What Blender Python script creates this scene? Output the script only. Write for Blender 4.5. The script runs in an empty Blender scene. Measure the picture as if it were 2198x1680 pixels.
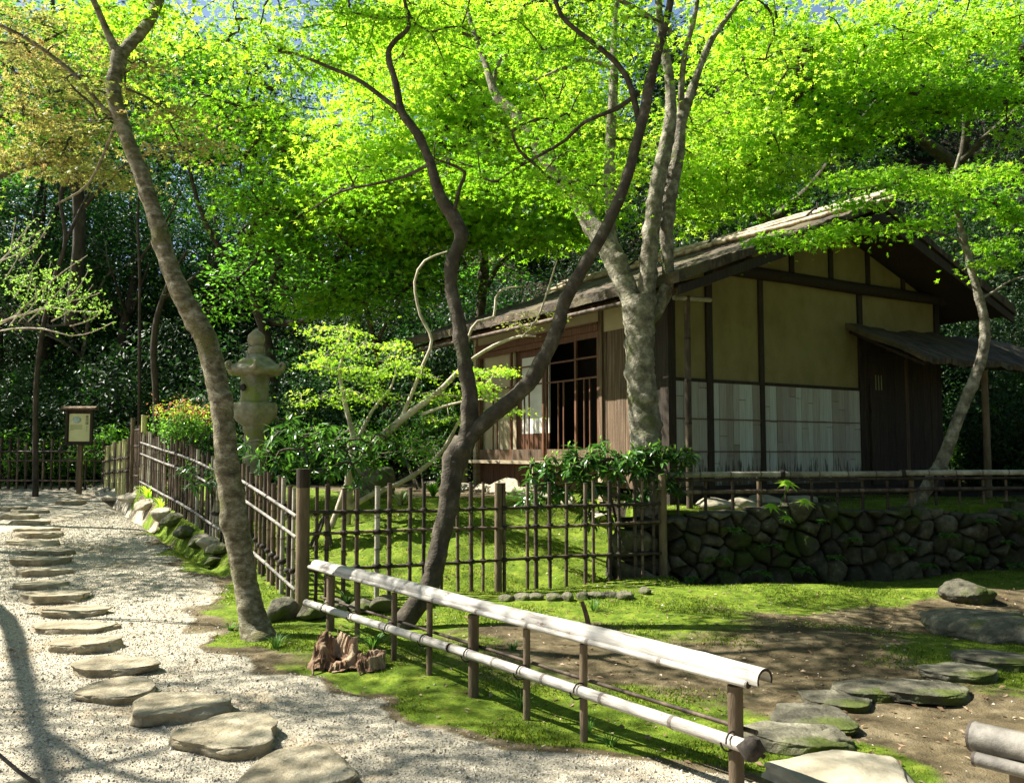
import bpy, math, random
import numpy as np
from mathutils import Vector

# ------------------------------------------------------------------ camera, light, exposure
S = bpy.context.scene
COL = S.collection
CAM_H, FPX, CU, CV, HOR = 1.5, 1900.0, 1099.0, 840.0, 970.0      # measured on a 2198 px wide view
PITCH = math.atan((HOR - CV) / FPX)
cd = bpy.data.cameras.new("camera"); cam = bpy.data.objects.new("camera", cd); COL.objects.link(cam)
cam.location = (0, 0, CAM_H); cam.rotation_euler = (math.pi / 2 + PITCH, 0, 0)
cd.sensor_width = 36.0; cd.lens = 36.0 * FPX / 2198.0; cd.clip_end = 500; cd.clip_start = 0.05
S.camera = cam

SUN_AZ = (-0.97, 0.243)                  # horizontal direction towards the sun
SUN_EL = math.radians(50)
W = bpy.data.worlds.new("World"); S.world = W; W.use_nodes = True
nt = W.node_tree; bg = nt.nodes["Background"]
sky = nt.nodes.new("ShaderNodeTexSky"); sky.sky_type = 'NISHITA'; sky.sun_disc = False
sky.sun_elevation = SUN_EL; sky.sun_rotation = math.atan2(SUN_AZ[0], SUN_AZ[1])
sky.air_density = 1.0; sky.dust_density = 1.0
nt.links.new(sky.outputs[0], bg.inputs[0]); bg.inputs[1].default_value = 0.05
ld = bpy.data.lights.new("sun", 'SUN'); sun = bpy.data.objects.new("sun", ld); COL.objects.link(sun)
ld.energy = 5.0; ld.angle = math.radians(0.5); ld.color = (1.0, 0.95, 0.86)
sd = Vector((SUN_AZ[0] * math.cos(SUN_EL), SUN_AZ[1] * math.cos(SUN_EL), math.sin(SUN_EL)))
sun.rotation_euler = sd.to_track_quat('Z', 'Y').to_euler()
S.view_settings.view_transform = 'Standard'; S.view_settings.look = 'None'
S.view_settings.exposure = 1.8; S.view_settings.gamma = 1.0
cy = S.cycles
cy.max_bounces = 12; cy.diffuse_bounces = 5; cy.glossy_bounces = 2; cy.transmission_bounces = 9; cy.transparent_max_bounces = 8
cy.use_denoising = True; cy.caustics_reflective = False; cy.caustics_refractive = False
cy.sample_clamp_indirect = 6.0

# ------------------------------------------------------------------ helpers
rng = np.random.default_rng(7)
cp, sp = math.cos(PITCH), math.sin(PITCH)


def ray(u, v):
    a, b = (u - CU) / FPX, (CV - v) / FPX
    return np.array([a, cp - sp * b, sp + cp * b])


def P(u, v, Y):
    d = ray(u, v); k = Y / d[1]
    return np.array([d[0] * k, Y, CAM_H + d[2] * k])


def nrm(a):
    a = np.asarray(a, float)
    return a / np.maximum(np.linalg.norm(a, axis=-1, keepdims=True), 1e-9)


class SineNoise:
    def __init__(self, seed, octaves=4, n=6, dim=3):
        r = np.random.default_rng(seed); self.k = []; self.a = []
        for o in range(octaves):
            d = nrm(r.normal(size=(n, dim))) * (2 ** o) * r.uniform(.7, 1.4, (n, 1))
            self.k.append(d); self.a += [0.5 ** o] * n
        self.k = np.concatenate(self.k); self.a = np.array(self.a); self.ph = r.uniform(0, 6.28, len(self.a))
        self.a /= math.sqrt((self.a ** 2).sum() / 2)

    def __call__(self, p):
        p = np.asarray(p, float)
        return (np.sin(p @ self.k.T * 3.0 + self.ph) * self.a).sum(-1)


N3 = SineNoise(3); N2 = SineNoise(5, 4, 6, 2); N2b = SineNoise(9, 3, 7, 2)


def sstep(a, b, x):
    t = np.clip((np.asarray(x, float) - a) / (b - a), 0, 1)
    return t * t * (3 - 2 * t)


class MB:
    """collects triangles, quads and n-gons and links them as one mesh object"""
    def __init__(self):
        self.v = []; self.n = 0; self.b = []

    def add(self, V, F, m=0, smooth=False, rnd=None):
        V = np.asarray(V, float).reshape(-1, 3); F = np.asarray(F, int)
        if F.size == 0: return self
        self.v.append(V); self.b.append((F + self.n, m, smooth, rnd)); self.n += len(V)
        return self

    def build(self, name, mats, parent=None, origin=(0, 0, 0), link=True):
        V = np.concatenate(self.v) - np.asarray(origin, float)
        me = bpy.data.meshes.new(name)
        me.vertices.add(len(V)); me.vertices.foreach_set("co", V.astype(np.float32).ravel())
        lv, tot, mi, sm, rd = [], [], [], [], []
        for F, m, s, r in self.b:
            lv.append(F.ravel()); tot.append(np.full(len(F), F.shape[1]))
            mi.append(np.full(len(F), m)); sm.append(np.full(len(F), s))
            rd.append(np.zeros(len(F)) if r is None else (np.full(len(F), r) if np.isscalar(r) else np.asarray(r)))
        lv = np.concatenate(lv).astype(np.int32); tot = np.concatenate(tot)
        me.loops.add(len(lv)); me.loops.foreach_set("vertex_index", lv)
        me.polygons.add(len(tot))
        me.polygons.foreach_set("loop_start", np.concatenate([[0], np.cumsum(tot)[:-1]]).astype(np.int32))
        me.polygons.foreach_set("material_index", np.concatenate(mi).astype(np.int32))
        me.polygons.foreach_set("use_smooth", np.concatenate(sm).astype(bool))
        at = me.attributes.new("rnd", 'FLOAT', 'FACE'); at.data.foreach_set("value", np.concatenate(rd).astype(np.float32))
        me.update(calc_edges=True)
        for m in (mats if isinstance(mats, (list, tuple)) else [mats]): me.materials.append(m)
        o = bpy.data.objects.new(name, me)
        COL.objects.link(o)
        o.location = (0, 0, 0) if parent else origin
        if parent: o.parent = parent
        return o

    # ---- shapes
    def box(self, c, s, m=0, rot=None, rnd=None):
        c = np.asarray(c, float); h = np.asarray(s, float) / 2
        V = np.array([[x, y, z] for x in (-1, 1) for y in (-1, 1) for z in (-1, 1)]) * h
        if rot is not None: V = V @ np.asarray(rot).T
        F = [[0, 1, 3, 2], [4, 6, 7, 5], [0, 4, 5, 1], [2, 3, 7, 6], [0, 2, 6, 4], [1, 5, 7, 3]]
        return self.add(V + c, F, m, False, rnd)

    def span(self, a, b, m=0, rnd=None):
        a = np.asarray(a, float); b = np.asarray(b, float)
        return self.box((a + b) / 2, np.abs(b - a), m, None, rnd)

    def tube(self, pts, rad, sides=8, m=0, wob=0.0, seed=0, smooth=True, rnd=None, cap=True, cap_m=None):
        pts = np.asarray(pts, float); n = len(pts)
        rad = np.full(n, float(rad)) if np.isscalar(rad) else np.asarray(rad, float)
        T = np.gradient(pts, axis=0); T = nrm(T)
        ref = np.array([0, 0, 1.0]) if abs(T[0][2]) < 0.9 else np.array([1.0, 0, 0])
        U = nrm(np.cross(T[0], ref)); ring = []
        a = np.arange(sides) * 2 * math.pi / sides; arc = np.concatenate([[0], np.cumsum(np.linalg.norm(np.diff(pts, axis=0), axis=1))]); kn = None
        if sides >= 14 and wob:
            rk = np.random.default_rng(int(1000 * abs(pts[0][0])) + n); kn = [(rk.uniform(0, arc[-1]), rk.uniform(0, 6.28), rk.uniform(.08, .30), rk.uniform(.03, .09)) for _ in range(int(arc[-1] * 6))]
        for i in range(n):
            U = nrm(U - T[i] * (U @ T[i])); Wv = np.cross(T[i], U)
            d = np.cos(a)[:, None] * U + np.sin(a)[:, None] * Wv
            r = np.full(sides, rad[i])
            if kn is not None:
                for kp, ka, kh, kw in kn:
                    dist = abs(arc[i] - kp)
                    if dist < 3 * kw: r = r * (1 + kh * math.exp(-(dist / kw) ** 2) * np.exp(-((np.angle(np.exp(1j * (a - ka)))) / .75) ** 2))
                r = r * (1 + .030 * math.sin(arc[i] * 37 + 2 * math.sin(arc[i] * 9)) + .022 * math.sin(arc[i] * 83))
            if wob: r = r * (1 + wob * N3(np.concatenate([d * 0.55, ], 1) + np.array([seed * 3.1, 0, 0]) + pts[i] * 0.9))
            ring.append(pts[i] + d * r[:, None])
        V = np.concatenate(ring); i = np.arange(n - 1)[:, None] * sides; j = np.arange(sides)[None]; j2 = (j + 1) % sides
        F = np.stack([i + j, i + j2, i + sides + j2, i + sides + j], -1).reshape(-1, 4)
        self.add(V, F, m, smooth, rnd)
        rnd = None if rnd is not None and not np.isscalar(rnd) else rnd
        if cap:
            for k, rev in ((0, True), (n - 1, False)):
                f = np.arange(sides)[::-1] if rev else np.arange(sides)
                self.add(ring[k], f[None], m if cap_m is None else cap_m, False, rnd)
        return self

    def lathe(self, prof, c, sides=24, m=0, smooth=True, warp=None):
        prof = np.asarray(prof, float); a = np.arange(sides) * 2 * math.pi / sides
        V = np.concatenate([np.stack([r * np.cos(a), r * np.sin(a), np.full(sides, z)], 1) for r, z in prof])
        if warp is not None: V = warp(V)
        n = len(prof); i = np.arange(n - 1)[:, None] * sides; j = np.arange(sides)[None]; j2 = (j + 1) % sides
        F = np.stack([i + j, i + j2, i + sides + j2, i + sides + j], -1).reshape(-1, 4)
        self.add(V + np.asarray(c, float), F, m, smooth)
        V = V + np.asarray(c, float)
        self.add(V[:sides], np.arange(sides)[::-1][None], m); self.add(V[-sides:], np.arange(sides)[None], m)
        return self

    def grid(self, G, m=0, smooth=True, rnd=None, flip=False):
        a, b = G.shape[:2]; i = np.arange(a - 1)[:, None] * b; j = np.arange(b - 1)[None]
        F = np.stack([i + j, i + j + 1, i + b + j + 1, i + b + j], -1).reshape(-1, 4)
        if flip: F = F[:, ::-1]
        return self.add(G.reshape(-1, 3), F, m, smooth, rnd)

    def leaves(self, tpl, c, nr, dr, s, m=0, rnd=None):
        T, F = tpl; c = np.asarray(c, float); N = len(c)
        if N == 0: return self
        nr = nrm(nr); x = nrm(dr - nr * (nr * dr).sum(-1, keepdims=True)); y = np.cross(nr, x)
        s = np.broadcast_to(np.asarray(s, float), (N,))
        V = c[:, None] + s[:, None, None] * (T[None, :, 0:1] * x[:, None] + T[None, :, 1:2] * y[:, None] + T[None, :, 2:3] * nr[:, None])
        FF = (np.arange(N)[:, None, None] * len(T) + F[None]).reshape(-1, F.shape[1])
        r = np.repeat(rng.random(N) if rnd is None else rnd, len(F))
        return self.add(V.reshape(-1, 3), FF, m, False, r)


def star_tpl(lobes, w=0.13, droop=0.22):
    V, F = [], []
    for a, l in lobes:
        a = math.radians(a); d = np.array([math.cos(a), math.sin(a)]); p = np.array([-d[1], d[0]]); k = len(V)
        V += [[*(p * w - d * .04), 0], [*(d * l), -droop * l], [*(-p * w - d * .04), 0]]
        F.append([k + 2, k + 1, k])
    return np.array(V), np.array(F)


STAR = star_tpl([(0, 1), (48, .88), (-48, .88), (98, .62), (-98, .62)], 0.20)
STAR3 = star_tpl([(0, 1), (65, .85), (-65, .85)], 0.26)
FATSIA = star_tpl([(0, 1), (38, .95), (-38, .95), (76, .8), (-76, .8), (118, .6), (-118, .6)], 0.2, .3)
OVAL = (np.array([[0, 0, 0], [.45, .27, .07], [1, 0, -.1], [.45, -.27, .07]]), np.array([[0, 2, 1], [0, 3, 2]]))
LONG = (np.array([[0, 0, 0], [.35, .12, .05], [.35, -.12, .05], [.75, .09, -.06], [.75, -.09, -.06], [1, 0, -.22], [.35, 0, .02], [.75, 0, -.09]]),
        np.array([[0, 6, 1], [0, 2, 6], [1, 6, 7], [1, 7, 3], [6, 2, 4], [6, 4, 7], [3, 7, 5], [7, 4, 5]]))
BLADE = (np.array([[0, .5, 0], [0, -.5, 0], [1, 0, 0]]), np.array([[0, 1, 2]]))


def spline(pts, step=0.12):
    """Catmull-Rom through rows (x, y, z, r)"""
    p = np.asarray(pts, float); q = np.concatenate([[2 * p[0] - p[1]], p, [2 * p[-1] - p[-2]]]); out = []
    for i in range(len(p) - 1):
        a, b, c, d = q[i:i + 4]; n = max(2, int(np.linalg.norm((c - b)[:3]) / step))
        t = np.linspace(0, 1, n, endpoint=False)[:, None]
        out.append(.5 * (2 * b + (c - a) * t + (2 * a - 5 * b + 4 * c - d) * t ** 2 + (3 * b - a - 3 * c + d) * t ** 3))
    out.append(p[-1:]); o = np.concatenate(out); o[:, 3] = np.maximum(o[:, 3], .003)
    return o


def limb_px(rows, Y):
    """rows (u, v, width px[, Y]) -> spline rows with radius in metres"""
    r = []
    for i, q in enumerate(rows):
        y = q[3] if len(q) > 3 else (Y if np.isscalar(Y) else Y[0] + (Y[1] - Y[0]) * i / max(1, len(rows) - 1))
        r.append([*P(q[0], q[1], y), q[2] * .92 / 2 / FPX * y])
    return np.array(r)


# ---- object bookkeeping
def tag(o, label=None, cat=None, group=None, kind=None):
    if label: o["label"] = label
    if cat: o["category"] = cat
    if group: o["group"] = group
    if kind: o["kind"] = kind
    return o


def thing(name, label, cat, loc, group=None, rz=0):
    o = bpy.data.objects.new(name, None); COL.objects.link(o); o.empty_display_size = .2
    o.location = tuple(loc); o.rotation_euler = (0, 0, rz)
    return tag(o, label, cat, group)


def dup(root, loc, rz=0, sc=1.0, label=None, group=None):
    r = root.copy(); COL.objects.link(r); r.location = tuple(loc); r.rotation_euler = (0, 0, rz); r.scale = (sc,) * 3 if np.isscalar(sc) else sc
    if label: r["label"] = label
    if group: r["group"] = group
    for ch in list(root.children):
        c = ch.copy(); COL.objects.link(c); c.parent = r
        for g in ch.children:
            d = g.copy(); COL.objects.link(d); d.parent = c
    return r


# ------------------------------------------------------------------ materials
def material(name):
    m = bpy.data.materials.new(name); m.use_nodes = True; t = m.node_tree
    return m, t, t.nodes["Principled BSDF"], t.nodes["Material Output"]


def nd(t, typ, **kw):
    n = t.nodes.new("ShaderNode" + typ)
    for k, v in kw.items():
        if k.startswith("_"): setattr(n, k[1:], v)
        else: n.inputs[k.replace("__", " ")].default_value = v
    return n


def ramp(t, stops, interp='LINEAR'):
    r = t.nodes.new("ShaderNodeValToRGB"); e = r.color_ramp.elements; r.color_ramp.interpolation = interp
    e[0].position, e[0].color = stops[0][0], (*stops[0][1], 1); e[1].position, e[1].color = stops[-1][0], (*stops[-1][1], 1)
    for p, c in stops[1:-1]:
        x = e.new(p); x.color = (*c, 1)
    return r


def coords(t, scale=(1, 1, 1), src="Object", rot=None):
    tc = t.nodes.new("ShaderNodeTexCoord")
    if rot is not None:                       # turn first, stretch second, so that grain can follow a rail's own direction
        m0 = t.nodes.new("ShaderNodeMapping"); m0.inputs["Rotation"].default_value = (0, 0, rot); t.links.new(tc.outputs[src], m0.inputs[0])
        m1 = t.nodes.new("ShaderNodeMapping"); m1.inputs["Scale"].default_value = scale; t.links.new(m0.outputs[0], m1.inputs[0]); return m1.outputs[0]
    mp = t.nodes.new("ShaderNodeMapping"); mp.inputs["Scale"].default_value = scale
    t.links.new(tc.outputs[src], mp.inputs[0]); return mp.outputs[0]


def noise_mat(name, stops, scale=6, stretch=(1, 1, 1), rough=.85, bump=.4, bscale=None, bstretch=None, detail=6, spec=.3, vary=0.0, bdist=.02, moss=None, src="Object", rot=None, nodes=0.0, fleck=None):
    m, t, b, out = material(name); L = t.links.new
    co = coords(t, stretch, src, rot); n = nd(t, "TexNoise", Scale=scale, Detail=detail, Roughness=.62); L(co, n.inputs["Vector"])
    r = ramp(t, stops); L(n.outputs["Fac"], r.inputs[0]); c = r.outputs[0]
    if vary:
        oi = t.nodes.new("ShaderNodeObjectInfo"); at = nd(t, "Attribute", _attribute_name="rnd"); ad = nd(t, "Math", _operation='ADD'); L(oi.outputs["Random"], ad.inputs[0]); L(at.outputs["Fac"], ad.inputs[1])
        fr = nd(t, "Math", _operation='FRACT'); L(ad.outputs[0], fr.inputs[0])
        mr = nd(t, "MapRange"); mr.inputs["To Min"].default_value = 1 - vary; mr.inputs["To Max"].default_value = 1 + vary; L(fr.outputs[0], mr.inputs["Value"])
        mu = nd(t, "VectorMath", _operation='SCALE'); L(c, mu.inputs[0]); L(mr.outputs[0], mu.inputs["Scale"]); c = mu.outputs[0]
    if moss:
        n3 = nd(t, "TexNoise", Scale=moss[1], Detail=5); L(coords(t, (1, 1, 1), src), n3.inputs["Vector"])
        rr = ramp(t, [(moss[2], (0, 0, 0)), (moss[2] + .12, (1, 1, 1))]); L(n3.outputs["Fac"], rr.inputs[0])
        mx = nd(t, "MixRGB"); L(rr.outputs[0], mx.inputs[0]); L(c, mx.inputs[1]); mx.inputs[2].default_value = (*moss[0], 1); c = mx.outputs[0]
    if fleck:                                 # lichen and scars: (colour, scale, threshold, stretch)
        v4 = nd(t, "TexNoise", Scale=fleck[1], Detail=4, Roughness=.75); L(coords(t, fleck[3], src, rot), v4.inputs["Vector"])
        rr = ramp(t, [(fleck[2], (0, 0, 0)), (fleck[2] + .06, (1, 1, 1))]); L(v4.outputs["Fac"], rr.inputs[0])
        mx = nd(t, "MixRGB"); L(rr.outputs[0], mx.inputs[0]); L(c, mx.inputs[1]); mx.inputs[2].default_value = (*fleck[0], 1); c = mx.outputs[0]
    if nodes:                                 # dark rings at the culm nodes
        a5 = nd(t, "Attribute", _attribute_name="rnd"); mx = nd(t, "MixRGB", _blend_type='MULTIPLY'); m5 = nd(t, "Math", _operation='MULTIPLY'); L(a5.outputs["Fac"], m5.inputs[0]); m5.inputs[1].default_value = nodes; L(m5.outputs[0], mx.inputs[0]); L(c, mx.inputs[1]); mx.inputs[2].default_value = (.25, .2, .16, 1); c = mx.outputs[0]
    L(c, b.inputs["Base Color"]); b.inputs["Roughness"].default_value = rough; b.inputs["Specular IOR Level"].default_value = spec
    if bump:
        n2 = nd(t, "TexNoise", Scale=bscale or scale * 3, Detail=6, Roughness=.65); L(coords(t, bstretch or stretch, src, rot), n2.inputs["Vector"])
        bp = nd(t, "Bump", Strength=bump, Distance=bdist); L(n2.outputs["Fac"], bp.inputs["Height"]); L(bp.outputs[0], b.inputs["Normal"])
    return m


def leaf_mat(name, stops, trans, tw=.5, rough=.5, spec=.3):
    """leaf colour varies leaf by leaf (attribute rnd); thin-sheet light passes through as translucency"""
    m, t, b, out = material(name); L = t.links.new
    at = nd(t, "Attribute", _attribute_name="rnd"); r = ramp(t, stops); L(at.outputs["Fac"], r.inputs[0])
    L(r.outputs[0], b.inputs["Base Color"]); b.inputs["Roughness"].default_value = rough; b.inputs["Specular IOR Level"].default_value = spec
    tr = t.nodes.new("ShaderNodeBsdfTranslucent"); mu = nd(t, "MixRGB", _blend_type='MULTIPLY', Fac=1.0); L(r.outputs[0], mu.inputs[1]); mu.inputs[2].default_value = (*trans, 1); L(mu.outputs[0], tr.inputs[0])
    mx = nd(t, "MixShader", Fac=tw); L(b.outputs[0], mx.inputs[1]); L(tr.outputs[0], mx.inputs[2]); L(mx.outputs[0], out.inputs[0])
    return m


M = {}
M['bark_pale'] = noise_mat("bark_pale", [(.32, (.075, .065, .045)), (.5, (.205, .185, .135)), (.66, (.40, .37, .29))], 10, (1, 1, .9), .9, 1.0, 28, (1, 1, 1.2), bdist=.035, moss=((.11, .12, .045), 3, .56), fleck=((.06, .05, .035), 9, .62, (1, 1, 3.5)))
M['bark_olive'] = noise_mat("bark_olive", [(.32, (.06, .05, .026)), (.5, (.19, .165, .095)), (.66, (.37, .345, .25))], 13, (1, 1, 1.6), .9, 1.0, 40, (1, 1, 2.6), bdist=.03, moss=((.13, .125, .04), 4, .56), fleck=((.045, .036, .02), 12, .62, (1, 1, 3)))
M['bark_dark'] = noise_mat("bark_dark", [(.3, (.03, .025, .016)), (.55, (.075, .062, .042)), (.72, (.16, .14, .10))], 9, (1, 1, .8), .9, .9, 22, (1, 1, 1.4), bdist=.025, moss=((.06, .065, .025), 3, .6), fleck=((.22, .21, .17), 6, .68, (1, 1, 1.5)))
M['bark_black'] = noise_mat("bark_black", [(.3, (.02, .016, .01)), (.7, (.07, .055, .04))], 8, (1, 1, .5), .9, .5, 20)
M['bark_white'] = noise_mat("bark_white", [(.3, (.20, .16, .10)), (.5, (.38, .33, .25)), (.7, (.52, .47, .38))], 9, (1, 1, .6), .8, .5, 25)
M['twig_grey'] = noise_mat("twig_grey", [(.3, (.12, .10, .08)), (.7, (.28, .25, .21))], 9, (1, 1, 1), .9, 0)
M['leaf_maple'] = leaf_mat("leaf_maple", [(0, (.14, .34, .018)), (.5, (.25, .48, .024)), (.85, (.36, .55, .04)), (1, (.47, .60, .09))], (1.5, 1.55, .9), .55)
M['leaf_fresh'] = leaf_mat("leaf_fresh", [(0, (.24, .47, .03)), (.5, (.38, .61, .045)), (1, (.56, .70, .12))], (1.5, 1.45, .9), .55)
M['leaf_mid'] = leaf_mat("leaf_mid", [(0, (.08, .22, .022)), (.5, (.13, .33, .03)), (1, (.22, .43, .04))], (1.4, 1.5, .9), .5, .35, .4)
M['leaf_rust'] = leaf_mat("leaf_rust", [(0, (.20, .29, .05)), (.5, (.34, .36, .10)), (.8, (.44, .38, .15)), (1, (.45, .29, .14))], (1.4, 1.35, 1), .5)
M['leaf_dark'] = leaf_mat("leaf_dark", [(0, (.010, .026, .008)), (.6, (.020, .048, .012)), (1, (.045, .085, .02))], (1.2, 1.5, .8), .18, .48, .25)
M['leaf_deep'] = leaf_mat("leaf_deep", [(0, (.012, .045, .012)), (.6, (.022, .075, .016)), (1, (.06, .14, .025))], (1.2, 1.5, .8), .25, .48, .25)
M['leaf_rhodo'] = leaf_mat("leaf_rhodo", [(0, (.025, .075, .016)), (.6, (.05, .13, .025)), (1, (.09, .20, .04))], (1.5, 1.6, .8), .35, .3, .5)
M['leaf_shoot'] = leaf_mat("leaf_shoot", [(0, (.16, .32, .05)), (1, (.30, .48, .10))], (1.4, 1.4, .9), .5)
M['leaf_red'] = leaf_mat("leaf_red", [(0, (.30, .20, .05)), (.5, (.40, .18, .09)), (1, (.45, .14, .10))], (1.3, 1.2, 1), .45)
M['leaf_stripe'] = leaf_mat("leaf_stripe", [(0, (.10, .20, .05)), (.5, (.32, .38, .17)), (1, (.55, .56, .36))], (1.1, 1.1, .9), .35)
M['leaf_grass'] = leaf_mat("leaf_grass", [(0, (.05, .13, .025)), (.6, (.10, .22, .04)), (1, (.20, .32, .08))], (1.2, 1.3, .8), .4)
M['leaf_dry'] = leaf_mat("leaf_dry", [(0, (.14, .08, .04)), (.6, (.30, .20, .11)), (1, (.48, .38, .25))], (1, 1, 1), .25)
M['moss_blade'] = leaf_mat("moss_blade", [(0, (.06, .10, .008)), (.5, (.12, .19, .012)), (1, (.24, .28, .035))], (1.3, 1.3, .8), .4)
M['stone_step'] = noise_mat("stone_step", [(.3, (.15, .125, .075)), (.52, (.29, .25, .165)), (.72, (.42, .375, .27))], 6, (1, 1, 1), .95, .9, 20, bdist=.03, vary=.16, moss=((.12, .13, .04), 3, .64), fleck=((.13, .11, .075), 6, .66, (1, 1, 1)))
M['stone_moss'] = noise_mat("stone_moss", [(.3, (.055, .052, .034)), (.52, (.135, .125, .085)), (.72, (.25, .235, .17))], 6, (1, 1, 1), .95, 1.0, 18, bdist=.035, vary=.3, moss=((.075, .095, .018), 2.5, .50), fleck=((.26, .25, .20), 7, .67, (1, 1, 1)))
M['stone_wall'] = noise_mat("stone_wall", [(.3, (.03, .028, .018)), (.55, (.085, .078, .05)), (.75, (.18, .165, .115))], 7, (1, 1, 1), .97, 1.0, 18, bdist=.05, vary=.5, moss=((.045, .06, .012), 2.2, .52), fleck=((.20, .19, .15), 7, .67, (1, 1, 1)))
M['stone_lantern'] = noise_mat("stone_lantern", [(.3, (.13, .12, .085)), (.55, (.23, .215, .155)), (.75, (.34, .32, .24))], 9, (1, 1, 1), .95, .8, 35, bdist=.012, moss=((.17, .19, .05), 3.0, .52))
M['stone_pale'] = noise_mat("stone_pale", [(.3, (.19, .165, .11)), (.55, (.34, .305, .22)), (.8, (.47, .43, .33))], 4, (1, 1, 1), .9, .6, 15, bdist=.02, vary=.12)
M['bamboo_brown'] = noise_mat("bamboo_brown", [(.3, (.026, .017, .011)), (.5, (.075, .05, .032)), (.72, (.20, .15, .10))], 5, (2, 2, .6), .65, .3, 30, (3, 3, .4), vary=.6, spec=.35, nodes=.8)
M['bamboo_grey'] = noise_mat("bamboo_grey", [(.3, (.12, .105, .075)), (.5, (.29, .265, .205)), (.7, (.45, .42, .34))], 5, (1, 1, 1), .65, .3, 30, vary=.2, spec=.3, nodes=.8)
M['bamboo_white'] = noise_mat("bamboo_white", [(.33, (.15, .125, .10)), (.46, (.36, .335, .29)), (.7, (.52, .495, .44))], 9, (.28, 3.2, 3.2), .6, .5, 34, (.35, 5, 5), spec=.3, bdist=.008, rot=-math.atan2(.815, -.578), nodes=.75, fleck=((.17, .12, .09), 7, .63, (.6, 2, 2)))
M['bamboo_grey_shade'] = noise_mat("bamboo_grey_shade", [(.3, (.05, .045, .04)), (.5, (.135, .125, .105)), (.7, (.27, .25, .21))], 6, (1, 1, 1), .7, .3, 30, vary=.2, spec=.3, nodes=.8)  # darker grey bamboo; on the right railing its shade is put into the colour
M['bamboo_yellow'] = noise_mat("bamboo_yellow", [(.3, (.20, .20, .06)), (.6, (.38, .38, .14)), (.8, (.45, .45, .22))], 4, (2, 2, .5), .5, .2, 30, spec=.4, vary=.2)
M['bamboo_gold'] = noise_mat("bamboo_gold", [(.36, (.10, .065, .03)), (.5, (.28, .22, .12)), (.7, (.46, .41, .31))], 6, (1, 1, 1), .5, .2, 30, spec=.4)
M['post_brown'] = noise_mat("post_brown", [(.3, (.075, .052, .028)), (.6, (.17, .125, .075)), (.8, (.25, .20, .13))], 6, (2, 2, .5), .85, .5, 24, (3, 3, .6), vary=.2)
M['rope'] = noise_mat("rope", [(.3, (.012, .010, .008)), (.7, (.05, .04, .03))], 40, (1, 1, 1), .95, .6, 120, bdist=.005)
M['wood_dark'] = noise_mat("wood_dark", [(.3, (.014, .010, .006)), (.6, (.038, .027, .017)), (.8, (.07, .05, .033))], 7, (6, 6, .5), .8, .4, 30, (6, 6, .5), vary=.2)
M['wood_red'] = noise_mat("wood_red", [(.3, (.06, .026, .012)), (.6, (.15, .07, .035)), (.8, (.24, .13, .07))], 7, (6, 6, .5), .55, .25, 30, (6, 6, .5), vary=.15)
M['wood_board'] = noise_mat("wood_board", [(.3, (.045, .028, .016)), (.55, (.13, .085, .05)), (.8, (.24, .17, .11))], 5, (7, 7, .35), .8, .5, 24, (8, 8, .5), vary=.25)
M['wood_sill'] = noise_mat("wood_sill", [(.3, (.22, .17, .10)), (.7, (.42, .35, .24))], 6, (1, 1, 6), .75, .3, 24, vary=.1)
M['plaster'] = noise_mat("plaster", [(.3, (.165, .14, .055)), (.5, (.215, .185, .075)), (.72, (.25, .22, .10))], 2.6, (1, 1, .7), .95, .35, 60, bdist=.004, fleck=((.13, .11, .05), 3.2, .64, (1, 1, .35)))
M['plaster_pale'] = noise_mat("plaster_pale", [(.3, (.34, .28, .17)), (.7, (.42, .36, .23))], 2.2, (1, 1, 1), .95, .2, 60, bdist=.004)
M['paper'] = noise_mat("paper", [(.3, (.62, .60, .52)), (.7, (.70, .68, .60))], 3, (1, 1, 1), .9, 0)
M['sign_paper'] = noise_mat("sign_paper", [(.3, (.50, .50, .24)), (.7, (.62, .62, .34))], 3, (1, 1, 1), .6, 0)
M['sign_blue'] = noise_mat("sign_blue", [(.3, (.36, .46, .44)), (.7, (.46, .54, .48))], 9, (1, 1, 1), .6, 0)
M['ink'] = noise_mat("ink", [(.3, (.02, .02, .015)), (.7, (.04, .04, .03))], 3, (1, 1, 1), .7, 0)
M['ink_pale'] = noise_mat("ink_pale", [(.3, (.20, .24, .10)), (.7, (.26, .30, .14))], 30, (1, 1, 1), .7, 0)
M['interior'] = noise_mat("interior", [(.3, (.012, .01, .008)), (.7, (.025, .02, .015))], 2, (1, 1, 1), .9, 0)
M['stump'] = noise_mat("stump", [(.3, (.07, .036, .02)), (.48, (.22, .13, .075)), (.66, (.44, .33, .21))], 12, (1, 1, .35), .95, 1.0, 30, (1, 1, .3), bdist=.03)


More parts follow.
